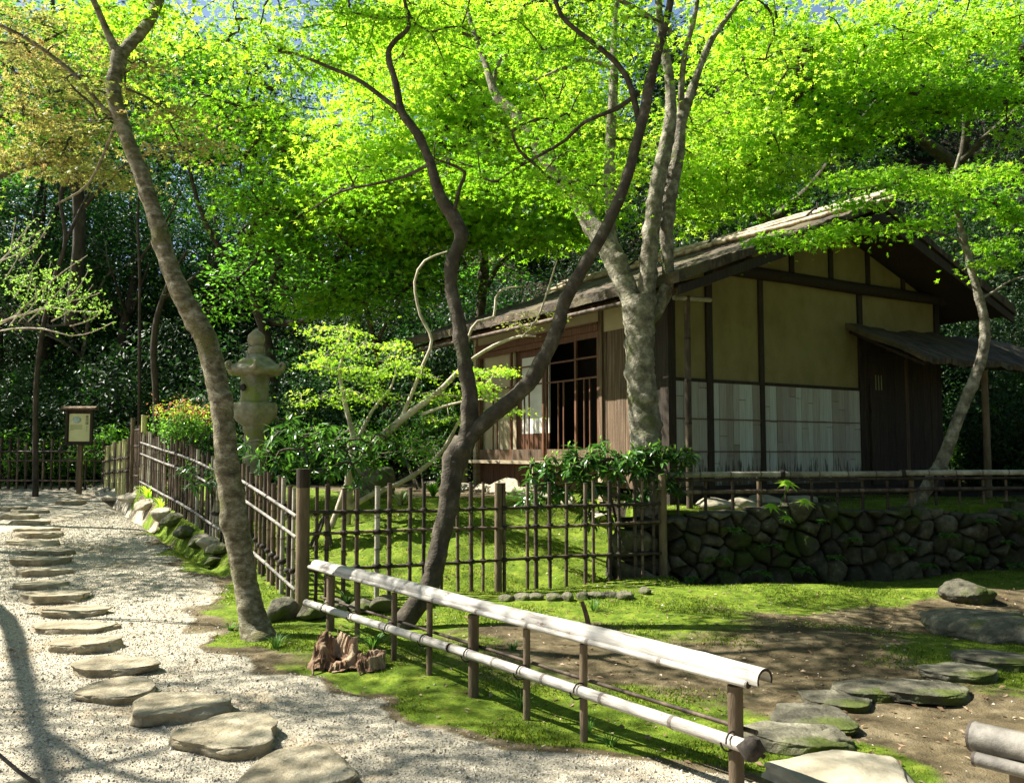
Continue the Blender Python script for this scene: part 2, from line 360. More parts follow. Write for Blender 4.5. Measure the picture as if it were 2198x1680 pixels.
def wainscot_mat():
    m, t, b, out = material("bamboo_panel"); L = t.links.new
    at = nd(t, "Attribute", _attribute_name="rnd")
    r = ramp(t, [(0, (.24, .215, .16)), (.3, (.36, .355, .285)), (.65, (.47, .51, .45)), (.85, (.27, .24, .20)), (1, (.40, .41, .34))]); L(at.outputs["Fac"], r.inputs[0])
    n = nd(t, "TexNoise", Scale=9, Detail=6); L(coords(t, (9, 9, .35)), n.inputs["Vector"])
    r2 = ramp(t, [(.3, (.72, .72, .70)), (.6, (1, 1, 1))]); L(n.outputs["Fac"], r2.inputs[0])
    mu = nd(t, "MixRGB", _blend_type='MULTIPLY', Fac=1.0); L(r.outputs[0], mu.inputs[1]); L(r2.outputs[0], mu.inputs[2])
    # weather stains creeping up from the foot of the panel: streaks of dark mould
    g = t.nodes.new("ShaderNodeTexCoord"); sx = t.nodes.new("ShaderNodeSeparateXYZ"); L(g.outputs["Object"], sx.inputs[0])
    n3 = nd(t, "TexNoise", Scale=6, Detail=5); L(coords(t, (5, 5, .7)), n3.inputs["Vector"])
    mr = nd(t, "MapRange"); mr.inputs["From Min"].default_value = .20; mr.inputs["From Max"].default_value = .75; mr.inputs["To Min"].default_value = .33; mr.inputs["To Max"].default_value = -.12; L(sx.outputs["Z"], mr.inputs["Value"])
    ad = nd(t, "Math", _operation='ADD'); L(n3.outputs["Fac"], ad.inputs[0]); L(mr.outputs[0], ad.inputs[1])
    r3 = ramp(t, [(.60, (1, 1, 1)), (.74, (.16, .14, .12))]); L(ad.outputs[0], r3.inputs[0])
    m2 = nd(t, "MixRGB", _blend_type='MULTIPLY', Fac=1.0); L(mu.outputs[0], m2.inputs[1]); L(r3.outputs[0], m2.inputs[2])
    L(m2.outputs[0], b.inputs["Base Color"]); b.inputs["Roughness"].default_value = .6
    return m


M['wainscot'] = wainscot_mat()


def roof_mat():
    m, t, b, out = material("bark_roof"); L = t.links.new
    n = nd(t, "TexNoise", Scale=4, Detail=8, Roughness=.7); L(coords(t, (3.2, .8, 1)), n.inputs["Vector"])
    r = ramp(t, [(.32, (.015, .011, .007)), (.48, (.055, .039, .024)), (.62, (.125, .09, .055)), (.78, (.25, .19, .12))]); L(n.outputs["Fac"], r.inputs[0])
    n2 = nd(t, "TexNoise", Scale=1.3, Detail=4); L(coords(t), n2.inputs["Vector"])
    r2 = ramp(t, [(.5, (0, 0, 0)), (.62, (1, 1, 1))]); L(n2.outputs["Fac"], r2.inputs[0])
    mx = nd(t, "MixRGB"); L(r2.outputs[0], mx.inputs[0]); L(r.outputs[0], mx.inputs[1]); mx.inputs[2].default_value = (.10, .085, .035, 1)
    mx.inputs[0].default_value = .4
    L(mx.outputs[0], b.inputs["Base Color"]); b.inputs["Roughness"].default_value = .9
    n3 = nd(t, "TexNoise", Scale=14, Detail=6, Roughness=.7); L(coords(t, (2.5, .5, 1)), n3.inputs["Vector"])
    bp = nd(t, "Bump", Strength=1.0, Distance=.05); L(n3.outputs["Fac"], bp.inputs["Height"]); L(bp.outputs[0], b.inputs["Normal"])
    return m


M['roof'] = roof_mat()


def ground_mat():
    m, t, b, out = material("garden_ground"); L = t.links.new
    co = coords(t)
    def nz(scale, det=6, vec=None):
        n = nd(t, "TexNoise", Scale=scale, Detail=det, Roughness=.65); L(vec or co, n.inputs["Vector"]); return n.outputs["Fac"]
    def attr(n): return nd(t, "Attribute", _attribute_name=n).outputs["Fac"]
    earth = ramp(t, [(.32, (.04, .03, .015)), (.5, (.105, .082, .043)), (.7, (.23, .185, .11))]); L(nz(2.6, 8), earth.inputs[0])
    vo = nd(t, "TexVoronoi", Scale=120); L(co, vo.inputs["Vector"])
    grav = ramp(t, [(0, (.20, .17, .115)), (.3, (.31, .275, .20)), (.65, (.42, .38, .29)), (1, (.54, .50, .40))]); L(vo.outputs["Color"], grav.inputs[0])
    sand = nd(t, "MixRGB"); L(ramp_fac(t, nz(1.2, 6), .52, .68), sand.inputs[0]); L(grav.outputs[0], sand.inputs[1]); sand.inputs[2].default_value = (.31, .24, .145, 1)
    moss = ramp(t, [(.3, (.045, .075, .006)), (.5, (.10, .155, .010)), (.7, (.20, .24, .028))]); L(nz(7, 8), moss.inputs[0])
    hill = ramp(t, [(.35, (.012, .010, .006)), (.6, (.035, .026, .016)), (.75, (.09, .06, .04))]); L(nz(4, 8), hill.inputs[0])
    def mixm(a, c, at, sc, lo=.40, hi=.60):
        n = nz(sc, 7); s = nd(t, "Math", _operation='MULTIPLY_ADD'); L(n, s.inputs[0]); s.inputs[1].default_value = .9; L(at, s.inputs[2])
        sb = nd(t, "Math", _operation='SUBTRACT'); L(s.outputs[0], sb.inputs[0]); sb.inputs[1].default_value = .45
        mx = nd(t, "MixRGB"); L(ramp_fac(t, sb.outputs[0], lo, hi), mx.inputs[0]); L(a, mx.inputs[1]); L(c, mx.inputs[2]); return mx.outputs[0]
    c = mixm(earth.outputs[0], sand.outputs[0], attr("gravel"), 3.0)
    c = mixm(c, moss.outputs[0], attr("moss"), 2.2)
    c = mixm(c, hill.outputs[0], attr("litter"), 2.0)
    L(c, b.inputs["Base Color"]); b.inputs["Roughness"].default_value = .95; b.inputs["Specular IOR Level"].default_value = .15
    bp1 = nd(t, "Bump", Strength=.5, Distance=.008); L(vo.outputs["Distance"], bp1.inputs["Height"])
    bp2 = nd(t, "Bump", Strength=.8, Distance=.03); L(nz(22, 8), bp2.inputs["Height"]); L(bp1.outputs[0], bp2.inputs["Normal"])
    L(bp2.outputs[0], b.inputs["Normal"])
    return m


def ramp_fac(t, sock, lo, hi):
    r = ramp(t, [(lo, (0, 0, 0)), (hi, (1, 1, 1))]); t.links.new(sock, r.inputs[0]); return r.outputs[0]


M['ground'] = ground_mat()

# ------------------------------------------------------------------ ground shape
FA, FB, FF_ = np.array([-1.99, 8.5]), np.array([1.69, 10.0]), np.array([-6.77, 16.2])   # fence corner, right end, far end
NF = np.array([-.377, .926])                       # into the garden from the front fence
NL = np.array([.852, .523])                        # into the garden from the left fence
WA, WB = np.array([1.72, 10.12]), np.array([10.5, 12.05])      # face of the retaining wall
WD = (WB - WA) / np.linalg.norm(WB - WA); WN = np.array([-WD[1], WD[0]])
EDGE_Y = np.array([-20, 3, 3.8, 4.25, 4.52, 4.87, 5.28, 6.06, 6.26, 7.04, 8.64, 10.26, 11.76, 15.3, 18, 22, 90])
EDGE_X = np.array([3, 2.2, 1.35, .9, .36, -.25, -.61, -1.27, -1.64, -2.29, -2.87, -3.77, -4.5, -6.4, -7.4, -8.5, -8.5])
RA, RB = np.array([1.02, 3.93]), np.array([-1.62, 7.62])       # foot of the near railing
RDIR = (RB - RA) / np.linalg.norm(RB - RA); RN = np.array([-RDIR[1], RDIR[0]])


def H(x, y):
    x = np.asarray(x, float); y = np.asarray(y, float)
    zp = .055 * np.maximum(y - 8.0, 0)
    df = (x - FA[0]) * NF[0] + (y - FA[1]) * NF[1]; dl = (x - FA[0]) * NL[0] + (y - FA[1]) * NL[1]
    zb = np.interp(y, [8.5, 11.3, 16.2, 20], [.0, .40, .83, .95])
    g = np.minimum(np.minimum(.33 * np.maximum(df - .05, 0), zb + .12 * np.maximum(dl, 0)), .86 + .0 * x)
    dw = (x - WA[0]) * WN[0] + (y - WA[1]) * WN[1]; aw = (x - WA[0]) * WD[0] + (y - WA[1]) * WD[1]
    terr = np.where(dw > .12, .79 + .03 * np.clip(dw, 0, 2), 0)
    # garden slope meets the terrace right of the fence end
    right = sstep(-.05, .25, aw)
    inside = sstep(-.45, .0, dl)
    garden = np.where((df > 0), g * inside, 0)
    z = np.maximum(zp * (1 - inside * (df > 0)), garden)
    z = np.where((aw > 0) & (y > 9.5), np.maximum(terr, z * (1 - right) * (dw > 0)), z)
    hl = 16.5 + sstep(0, 9, -x) * 4.8 + sstep(-6, -12, x) * 1.0
    up = np.maximum(y - hl, 0); sl = .62 + .22 * sstep(2, 8, x) - .12 * sstep(-4, -10, x)
    z = z + np.where(y > hl, sl * (up - 1.2 * (1 - np.exp(-up / 1.2))), 0) * (1 - sstep(34, 60, y) * .6)
    z = z + .017 * N2b(np.stack([x, y], -1) * 3.6) * sstep(.0, .4, df) * sstep(-.2, .2, dl) * (1 - sstep(11.8, 12.6, y)) * (aw < 0)
    far = sstep(3, 8, up)
    near = 1 - sstep(12, 18, y)
    z = z + .018 * N2(np.stack([x, y], -1) * .35) * near + .010 * N2b(np.stack([x, y], -1) * 1.1) * near * sstep(-2.5, -1, -np.abs(dw) * 0 + np.where(x > EDGE(y), 0, -3)) + far * .25 * N2(np.stack([x, y], -1) * .18)
    return z


def EDGE(y): return np.interp(y, EDGE_Y, EDGE_X)


def Hs(x, y): return float(H(np.array([x]), np.array([y]))[0])


def gp(u, v):
    """where the view ray through (u, v) meets the ground"""
    d = ray(u, v); Y = np.linspace(2.2, 60, 6000); k = Y / d[1]
    z = CAM_H + d[2] * k; h = H(d[0] * k, Y); i = int(np.argmax(z < h)); return np.array([d[0] * k[i], Y[i], h[i]])


def masks(x, y):
    e = EDGE(y) + .10 * N2(np.stack([x, y], -1) * .7) + .07 * N2b(np.stack([x, y], -1) * 2.2)
    gravel = 1 - sstep(-.35, .22, x - e)
    dr = (x - RA[0]) * RN[0] + (y - RA[1]) * RN[1]; ar = (x - RA[0]) * RDIR[0] + (y - RA[1]) * RDIR[1]
    rail = (1 - sstep(.35, 1.5, np.abs(dr + .25))) * sstep(-.8, .6, ar)
    dw = (x - WA[0]) * WN[0] + (y - WA[1]) * WN[1]; aw = (x - WA[0]) * WD[0] + (y - WA[1]) * WD[1]
    wall = (1 - sstep(1.2, 2.3, -dw + .35 * N2b(np.stack([x, y], -1) * .3))) * sstep(-1.6, -.2, aw) * (dw < .05)
    df = (x - FA[0]) * NF[0] + (y - FA[1]) * NF[1]; dl = (x - FA[0]) * NL[0] + (y - FA[1]) * NL[1]
    strip = (1 - sstep(1.2, 1.9, -df)) * (df < .1) * sstep(-.9, -.2, x - e)
    gard = ((df > -.1) & (dl > -.5)) * (1 - sstep(3.2, 3.9, df))
    gard = np.maximum(gard, (dl > -.9) * (dl < 2.5) * (y < 17) * (df > 0) * .95)
    terr = (dw > 0) * (aw > 0) * (1 - sstep(.5, 1.3, dw)) * .75
    spot = 1 - sstep(.2, .7, np.hypot(x - 1.55, y - 4.35)); tree = 1 - sstep(.55, 1.0, np.hypot(x + 2.0, y - 7.4))
    pat = (x > EDGE(y)) * (.34 + .22 * N2b(np.stack([x, y], -1) * .45)) * (y < 12)
    moss = np.maximum.reduce([pat, rail * .66, wall * .95, strip * .9, gard, terr, spot * .8, tree * .8])
    moss = np.clip(moss + .10 * N2(np.stack([x, y], -1) * .6), 0, 1) * sstep(-.15, .35, x - e + .10 * N2b(np.stack([x, y], -1) * 1.3))
    hl = 16.5 + sstep(0, 9, -x) * 4.8
    litter = np.maximum(sstep(-.6, .8, y - hl), (dw > 1.3) * (aw > 0) * 1.0)
    return gravel, moss, litter


def axis(parts):
    o = []
    for a, b, s in parts: o.append(np.arange(a, b - 1e-6, s))
    return np.concatenate(o + [[parts[-1][1]]])


gx = axis([(-90, -20, 5), (-20, -8, .5), (-8, 7.5, .055), (7.5, 14, .4), (14, 90, 5)])
gy = axis([(-25, 2, 1.5), (2, 13, .055), (13, 20, .12), (20, 40, .6), (40, 110, 5)])
GX, GY = np.meshgrid(gx, gy, indexing='xy')
GZ = H(GX, GY)
gra, mos, lit = masks(GX, GY)
V = np.stack([GX, GY, GZ], -1)
a, b = GX.shape
ii = np.arange(a - 1)[:, None] * b; jj = np.arange(b - 1)[None]
QF = np.stack([ii + jj, ii + jj + 1, ii + b + jj + 1, ii + b + jj], -1).reshape(-1, 4)
cx, cyy = GX.ravel()[QF].mean(1), GY.ravel()[QF].mean(1)
qg, qm, ql = [q.ravel()[QF].mean(1) for q in (gra, mos, lit)]
klass = np.where(ql > .5, 3, np.where((qg > .5) & (cyy < 19), 1, np.where(qm > .5, 2, 0)))
for k, name in enumerate(("ground", "gravel_path", "moss_carpet", "hill")):
    F = QF[klass == k]; used, inv = np.unique(F, return_inverse=True)
    mb = MB(); mb.add(V.reshape(-1, 3)[used], inv.reshape(-1, 4), 0, True)
    o = mb.build(name, M['ground']); me = o.data
    for an, arr in (("gravel", gra), ("moss", mos), ("litter", lit)):
        at = me.attributes.new(an, 'FLOAT', 'POINT'); at.data.foreach_set("value", arr.ravel()[used].astype(np.float32))
    tag(o, kind='stuff' if k == 2 else 'structure')
    if k == 2: tag(o, "bright green moss carpet over the garden slope and verge", "moss")

# ------------------------------------------------------------------ tea house
HC = np.array([2.63, 11.8]); UG = np.array([.85, .527]); UF = np.array([-.527, .85]); HZ = .85
house = thing("tea_house", "old timber tea house with ochre plaster gable, bark roof and open sliding doors", "house",
              (HC[0], HC[1], HZ), rz=math.atan2(.527, .85))
RID, SL, RZ = 2.565, .372, 5.06 - HZ           # ridge position along the gable, roof slope, ridge height (local)
Zh = lambda z: z - HZ


def roof_z(t): return RZ - SL * abs(t - RID) - .018 * max(0, 3.2 - abs(t - RID)) * 0


def hp(name, mats, fill, parent=None, **k):
    mb = MB(); fill(mb); o = mb.build(name, mats, parent or house)
    for q, w in k.items(): o[q] = w
    return o


def prism(mb, pts, y0, y1, m=0):
    p = np.array(pts, float); n = len(p)
    A = np.stack([p[:, 0], np.full(n, y0), p[:, 1]], 1); B = A.copy(); B[:, 1] = y1
    mb.add(A, np.arange(n)[None], m); mb.add(B, np.arange(n)[::-1][None], m)
    i = np.arange(n); j = (i + 1) % n
    mb.add(np.concatenate([A, B]), np.stack([i, i + n, j + n, j], 1)[:, ::-1], m)


TC, TE, LE = -.678, 5.13, 5.14              # façade plane, gable right end, façade far end
def gable(mb):
    prism(mb, [(TC, Zh(1.02)), (TE, Zh(1.02)), (TE, roof_z(TE) - .17), (RID, roof_z(RID) - .17), (TC, roof_z(TC) - .17)], .0, .09)
hp("plaster_wall", M['plaster'], gable, label="ochre plastered gable wall")
hp("plaster_wall", M['plaster_pale'], lambda mb: (mb.span((TC, 1.46, Zh(3.36)), (TC + .07, LE, roof_z(TC) - .16)), mb.span((TC, .04, Zh(3.22)), (TC + .07, 1.46, roof_z(TC) - .16))), label="plaster strip above the sliding doors")
hp("plaster_wall", M['plaster_pale'], lambda mb: mb.span((TC, LE - .06, Zh(1.0)), (TE, LE, roof_z(TC) - .16)))
hp("plaster_wall", M['plaster_pale'], lambda mb: mb.span((TE - .06, .09, Zh(1.0)), (TE, LE - .06, roof_z(TE) - .2)))
for t, w, zt in ((TC, .13, roof_z(TC) - .17), (0, .11, Zh(3.97)), (.995, .085, Zh(3.93)), (3.16, .10, Zh(3.93)), (TE, .12, roof_z(TE) - .17)):
    hp("post", M['wood_dark'], lambda mb: mb.span((t - w / 2, -.035, Zh(.80)), (t + w / 2, .12, zt)))
for t in (-.02, .79, 1.66, 2.52, 3.39, 4.27):
    hp("stud", M['wood_dark'], lambda mb: mb.span((t - .045, -.028, Zh(4.03)), (t + .045, .05, roof_z(t) - .16)))
hp("beam", M['wood_dark'], lambda mb: mb.tube([(-.2, -.06, Zh(3.98)), (1.5, -.065, Zh(3.99)), (3, -.06, Zh(3.985)), (TE + .15, -.06, Zh(4.0))], [.085, .08, .085, .08], 10, wob=.05))
for x0, x1 in ((TC + .065, -.055), (.055, .952), (1.038, 3.11)):
    hp("rail", M['wood_dark'], lambda mb: mb.span((x0, -.030, Zh(2.43)), (x1, .05, Zh(2.47))))
    def strips(mb):
        x = x0; 
        while x < x1 - 1e-3:
            w = min(rng.uniform(.10, .16), x1 - x)
            if x1 - x - w < .05: w = x1 - x
            zc = rng.uniform(1.15, 2.35); q = rng.random(); dz = rng.uniform(.0, .006)
            mb.span((x + .002, -.016 - dz, Zh(1.06)), (x + w - .002, .01, Zh(zc)), 0, q)
            mb.span((x + .002, -.016 - dz - .001, Zh(zc) + .010), (x + w - .002, .01, Zh(2.425)), 0, (q + rng.uniform(-.08, .08)) % 1)
            x += w
    hp("wainscot", M['wainscot'], strips, label="pale split bamboo panel with mould stains at the foot")
    for z in (1.50, 1.93):
        hp("batten", M['wood_board'], lambda mb: mb.span((x0, -.034, Zh(z)), (x1, -.018, Zh(z) + .014)))
    hp("base_board", M['wood_dark'], lambda mb: mb.span((x0, -.02, Zh(.84)), (x1, .06, Zh(1.055))))


def boards(mb, x0, x1, z0, z1, y, m=0, w=.17, axis=0):
    x = x0
    while x < x1 - 1e-3:
        ww = min(w * rng.uniform(.85, 1.15), x1 - x)
        if x1 - x - ww < .06: ww = x1 - x
        d = rng.uniform(0, .008)
        if axis == 0: mb.span((x + .003, y - .03 - d, z0), (x + ww - .003, y, z1), m, rng.random())
        else: mb.span((y - .03 - d, x + .003, z0), (y, x + ww - .003, z1), m, rng.random())
        x += ww


hp("board_wall", M['wood_dark'], lambda mb: boards(mb, 3.21, 5.07, Zh(.86), Zh(3.25), .0), label="dark weathered plank wall under the small canopy")
dr_ = hp("door", M['wood_dark'], lambda mb: (boards(mb, 3.30, 4.15, Zh(1.0), Zh(2.95), -.035, 0, .21), mb.span((3.28, -.085, Zh(2.95)), (4.17, -.036, Zh(3.02)))), label="dark plank door with three narrow slits")
hp("slit", M['ink_pale'], lambda mb: [mb.span((3.42 + .07 * i, -.078, Zh(2.45)), (3.435 + .07 * i, -.07, Zh(2.68))) for i in range(3)], dr_)
hp("post", M['wood_board'], lambda mb: mb.span((4.16, -.07, Zh(.86)), (4.25, .0, Zh(3.2))))
# canopy
def canopy(mb):
    x = np.linspace(2.84, 7.3, 40); s = np.linspace(0, 1, 10); X, Sg = np.meshgrid(x, s, indexing='ij')
    nz = .02 * N3(np.stack([X * 2, Sg * 3, X * 0], -1)); Z = Zh(3.44) - .62 * Sg + nz; Y = -.0 - 1.28 * Sg + .02 * N3(np.stack([X * 4, Sg, X], -1)) * Sg
    top = np.stack([X, Y, Z], -1); bot = top - np.array([0, 0, .085])
    mb.grid(top, 0); mb.grid(bot, 1, flip=True)
    for A, B in ((top[0], bot[0]), (top[:, -1], bot[:, -1]), (top[-1], bot[-1]), (top[:, 0], bot[:, 0])): mb.grid(np.stack([A, B]), 0, False)
cn = hp("canopy_roof", [M['roof'], M['wood_dark']], canopy, label="small lean-to bark roof over the plank door")
for t in (2.95, 3.7, 4.5, 5.3, 6.1, 6.9):
    hp("rafter", M['wood_dark'], lambda mb: mb.tube([(t, .0, Zh(3.32)), (t, -1.2, Zh(2.735))], .028, 8), cn)
for t, l in ((4.62, -1.08), (7.1, -1.08)):
    hp("canopy_post", M['post_brown'], lambda mb: mb.tube([(t, l, Zh(.82)), (t + .01, l, Zh(2.0)), (t, l, Zh(2.76))], .05, 10, wob=.05))
hp("canopy_beam", M['wood_dark'], lambda mb: mb.tube([(2.95, -1.08, Zh(2.80)), (7.25, -1.08, Zh(2.80))], .045, 10))

# main roof: two thick bark slopes
L0, L1, EL, ER = -.90, 6.87, 3.92, 3.36
def slope(side):
    e = EL if side < 0 else ER
    s = np.linspace(0, e, 56 if side < 0 else 24); l = np.linspace(L0, L1, 110 if side < 0 else 40)
    Sg, Lg = np.meshgrid(s, l, indexing='ij')
    T = RID + side * Sg
    sag = -.02 * np.sin(np.pi * (Lg - L0) / (L1 - L0)) + .035 * (Sg / e) ** 3
    rows = .010 * N2(np.stack([Sg * 2.4, Lg * .35], -1))
    Z = RZ - SL * Sg + sag + rows + .012 * (1 - sstep(.85, 1, Sg / e)) * N3(np.stack([Sg * 3.2, Lg * 2.2, Sg * 0 + 5], -1)) + .006 * N3(np.stack([Sg * 9, Lg * 5, Sg * 0 + 2], -1))
    edge = (Sg > e - .03); T = T + side * edge * .018 * N2(np.stack([Lg * 1.3, Lg], -1))
    return np.stack([T, Lg, Z], -1), Sg / e
def roof(mb):
    for side in (-1, 1):
        top, f = slope(side); bot = top.copy(); bot[..., 2] = RZ - SL * f * (EL if side < 0 else ER) - .085 - .02 * f
        mb.grid(top, 0, True, flip=side < 0); mb.grid(bot, 1, False, flip=side > 0)
        for A, B in ((top[-1], bot[-1]), (top[:, 0], bot[:, 0]), (top[:, -1], bot[:, -1])): mb.grid(np.stack([A, B]), 0, False)
rf = hp("roof", [M['roof'], M['wood_dark']], roof, label="shaggy brown bark roof with a low ridge")
for side, e in ((-1, EL), (1, ER)):
    hp("bargeboard", M['wood_dark'], lambda mb: mb.add([(RID, L0 + .01, RZ - .14), (RID, L0 + .05, RZ - .14), (RID, L0 + .05, RZ - .30), (RID, L0 + .01, RZ - .30),
       (RID + side * (e - .05), L0 + .01, RZ - SL * (e - .05) - .15), (RID + side * (e - .05), L0 + .05, RZ - SL * (e - .05) - .15), (RID + side * (e - .05), L0 + .05, RZ - SL * (e - .05) - .26), (RID + side * (e - .05), L0 + .01, RZ - SL * (e - .05) - .26)],
       [[0, 1, 2, 3], [7, 6, 5, 4], [0, 4, 5, 1], [1, 5, 6, 2], [2, 6, 7, 3], [3, 7, 4, 0]]), rf)
for i in range(15):
    l = L0 + .25 + i * .52
    hp("rafter", M['wood_board'], lambda mb: mb.tube([(TC + .1, l, roof_z(TC + .1) - .20), (RID - EL + .1, l, roof_z(RID - EL + .1) - .185)], .024, 8), rf)
for k, (dt, dz) in enumerate(((-.04, .085), (-.17, .06), (-.34, .01), (.12, .06))):
    r = .036 if k != 2 else .042
    def pole(mb):
        ls = np.linspace(L0 - .1, L1 + .1, 60)
        mb.tube([(RID + dt + .008 * math.sin(x * 1.3 + k), x, RZ + dz - SL * 0 - abs(dt) * .36 + .045 + .008 * math.sin(x * 2 + 2 * k)) for x in ls], [r * (1.12 if i % 4 == 0 else 1) for i in range(60)], 9)
    hp("ridge_pole", M['bamboo_gold'], pole, rf)
for l in (.2, 2.3, 4.4, 6.2):
    hp("ridge_tie", M['rope'], lambda mb: (mb.tube([(RID - .36, l, RZ - .10), (RID - .30, l, RZ + .0), (RID - .12, l, RZ + .135), (RID + .05, l, RZ + .15), (RID + .2, l, RZ - .02)], .016, 6), mb.tube([(RID - .02, l, RZ + .10), (RID - .03, l + .02, RZ + .21), (RID + .01, l + .05, RZ + .26)], .012, 6), mb.tube([(RID + .0, l + .1, RZ + .10), (RID + .02, l + .11, RZ + .2)], .012, 6)), rf)
hp("purlin", M['wood_board'], lambda mb: mb.tube([(.08, -.72, Zh(3.93)), (.08, .2, Zh(3.93))], .075, 12))
hp("purlin", M['wood_board'], lambda mb: mb.tube([(RID, -.75, RZ - .24), (RID, .1, RZ - .24)], .075, 12))
hp("wall_plate", M['wood_board'], lambda mb: mb.tube([(TC - .02, -.75, roof_z(TC) - .24), (TC - .02, LE + .9, roof_z(TC) - .24)], .06, 10))
hp("gutter", M['bamboo_brown'], lambda mb: mb.tube([(RID - EL + .03, L0 + .1, roof_z(RID - EL) - .20), (RID - EL + .03, 3, roof_z(RID - EL) - .215), (RID - EL + .03, L1 - .3, roof_z(RID - EL) - .23)], .032, 9))
hp("gutter", M['bamboo_grey'], lambda mb: mb.tube([(-.98, -.42, Zh(3.42)), (-.30, -.36, Zh(3.46))], .032, 9), label="short bamboo gutter at the top of the downpipe")


def bamboo(mb, a, b, r, m=0, node=.28, mn=None, sides=10, bend=0.0, taper=1.0):
    a, b = np.asarray(a, float), np.asarray(b, float); Ld = np.linalg.norm(b - a); n = max(2, int(Ld / node)); s = []; rr = []; ring = []
    for i in range(n):
        for q, k in ((0.02, 1.0), (.06, .96), (.5, .95), (.93, .97), (.97, 1.0), (.985, 1.1), (1.0, 1.0)):
            s.append((i + q) / n); rr.append(r * k); ring.append(1.0 if q > .98 or q < .03 else 0.0)
    s = np.array([0.0] + s); rr = np.array([r] + rr) * (1 + (taper - 1) * s)
    d = nrm(np.cross(b - a, [.3, .2, 1.0])) * bend
    mb.tube(a + (b - a) * s[:, None] + d * np.sin(s * np.pi)[:, None], rr, sides, m, cap_m=mn, rnd=np.repeat(np.array(ring), sides))
    return mb


hp("downpipe", [M['bamboo_brown'], M['rope']], lambda mb: bamboo(mb, (-.745, -.40, Zh(.80)), (-.745, -.40, Zh(3.46)), .042, node=.46, mn=1), label="tall bamboo pole carrying rainwater down from the gutter")
# façade with sliding doors
hp("board_wall", M['wood_board'], lambda mb: boards(mb, .10, 1.42, Zh(1.0), Zh(3.22), TC + .03, 0, .21, 1), label="brown vertical board wall behind the pale trunk")
hp("alcove_shade_panel", M['wood_dark'], lambda mb: mb.span((TC - .05, .07, Zh(.86)), (TC + .02, .34, Zh(3.25))))  # dark panel standing in for the shade of the alcove behind the trunk
hp("post", M['wood_board'], lambda mb: mb.span((TC - .04, 1.40, Zh(.84)), (TC + .07, 1.48, Zh(3.6))))
hp("post", M['wood_sill'], lambda mb: mb.span((TC - .04, LE - .09, Zh(.84)), (TC + .07, LE + .005, Zh(3.6))), label="pale corner post at the far end of the doors")
hp("door_lintel", M['wood_red'], lambda mb: (mb.span((TC - .05, 1.48, Zh(3.25)), (TC + .08, LE - .09, Zh(3.345))), mb.span((TC - .07, 1.48, Zh(3.349)), (TC + .05, LE - .09, Zh(3.375)))))
hp("veranda_board", M['wood_sill'], lambda mb: mb.span((TC - .30, 1.05, Zh(1.315)), (TC + .12, LE + .12, Zh(1.365))))
for l in (1.15, 2.9, LE + .03):
    hp("veranda_post", M['wood_sill'], lambda mb: mb.span((TC - .27, l - .05, Zh(.82)), (TC - .17, l + .05, Zh(1.312))))
hp("skirt_board", M['wood_red'], lambda mb: boards(mb, 1.15, LE - .1, Zh(.86), Zh(1.31), TC + .08, 0, .18, 1))
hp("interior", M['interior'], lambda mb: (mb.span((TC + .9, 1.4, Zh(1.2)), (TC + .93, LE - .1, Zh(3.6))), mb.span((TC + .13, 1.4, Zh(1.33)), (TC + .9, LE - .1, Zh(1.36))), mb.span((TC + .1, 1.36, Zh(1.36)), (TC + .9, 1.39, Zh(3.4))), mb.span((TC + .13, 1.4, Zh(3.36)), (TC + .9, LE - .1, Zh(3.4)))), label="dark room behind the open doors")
hp("paper_screen", [M['paper'], M['wood_red']], lambda mb: (mb.span((TC + .10, 2.94, Zh(1.80)), (TC + .125, 3.74, Zh(3.05)), 0), mb.span((TC + .098, 2.94, Zh(1.37)), (TC + .125, 3.92, Zh(1.796)), 1), mb.span((TC + .10, 3.742, Zh(1.80)), (TC + .125, 3.92, Zh(3.2)), 1), mb.span((TC + .10, 2.94, Zh(3.052)), (TC + .125, 3.74, Zh(3.2)), 1)), label="white paper screen with a brown lower board")
hp("wall_screen", M['plaster_pale'], lambda mb: mb.span((TC + .10, 3.925, Zh(1.37)), (TC + .125, LE - .1, Zh(3.24))), label="tan screen behind the leftmost door")
for d, (l0, l1) in enumerate(((1.49, 2.09), (2.09, 2.92), (2.92, 3.93), (3.93, 5.04))):
    off = TC - .01 + (.034 if d % 2 else 0)
    def frame(mb):
        x0, x1 = off - .016, off + .016
        mb.span((x0, l0, Zh(1.367)), (x1, l0 + .042, Zh(3.248))); mb.span((x0, l1 - .042, Zh(1.367)), (x1, l1, Zh(3.248)))
        mb.span((x0 + .002, l0 + .042, Zh(3.16)), (x1 - .002, l1 - .042, Zh(3.246)))
        for z in (2.57, 2.87): mb.span((x0 + .004, l0 + .042, Zh(z)), (x1 - .004, l1 - .042, Zh(z) + .026))
    fr = hp("sliding_door", M['wood_red'], frame)
    hp("kick_board", M['wood_board'], lambda mb: mb.span((off - .012, l0 + .043, Zh(1.37)), (off + .012, l1 - .043, Zh(1.545))), fr)
    mid = (l0 + l1) / 2
    for k in (-.07, .07):
        hp("glazing_bar", M['wood_red'], lambda mb: mb.span((off - .010, mid + k - .011, Zh(1.546)), (off + .010, mid + k + .011, Zh(2.57))), fr)

# ------------------------------------------------------------------ rocks
def ico(sub):
    import bmesh
    bm = bmesh.new(); bmesh.ops.create_icosphere(bm, subdivisions=sub, radius=1.0)
    V = np.array([v.co for v in bm.verts]); F = np.array([[v.index for v in f.verts] for f in bm.faces]); bm.free(); return V, F


ICO3, ICO4, ICO2 = ico(4), ico(5), ico(3)


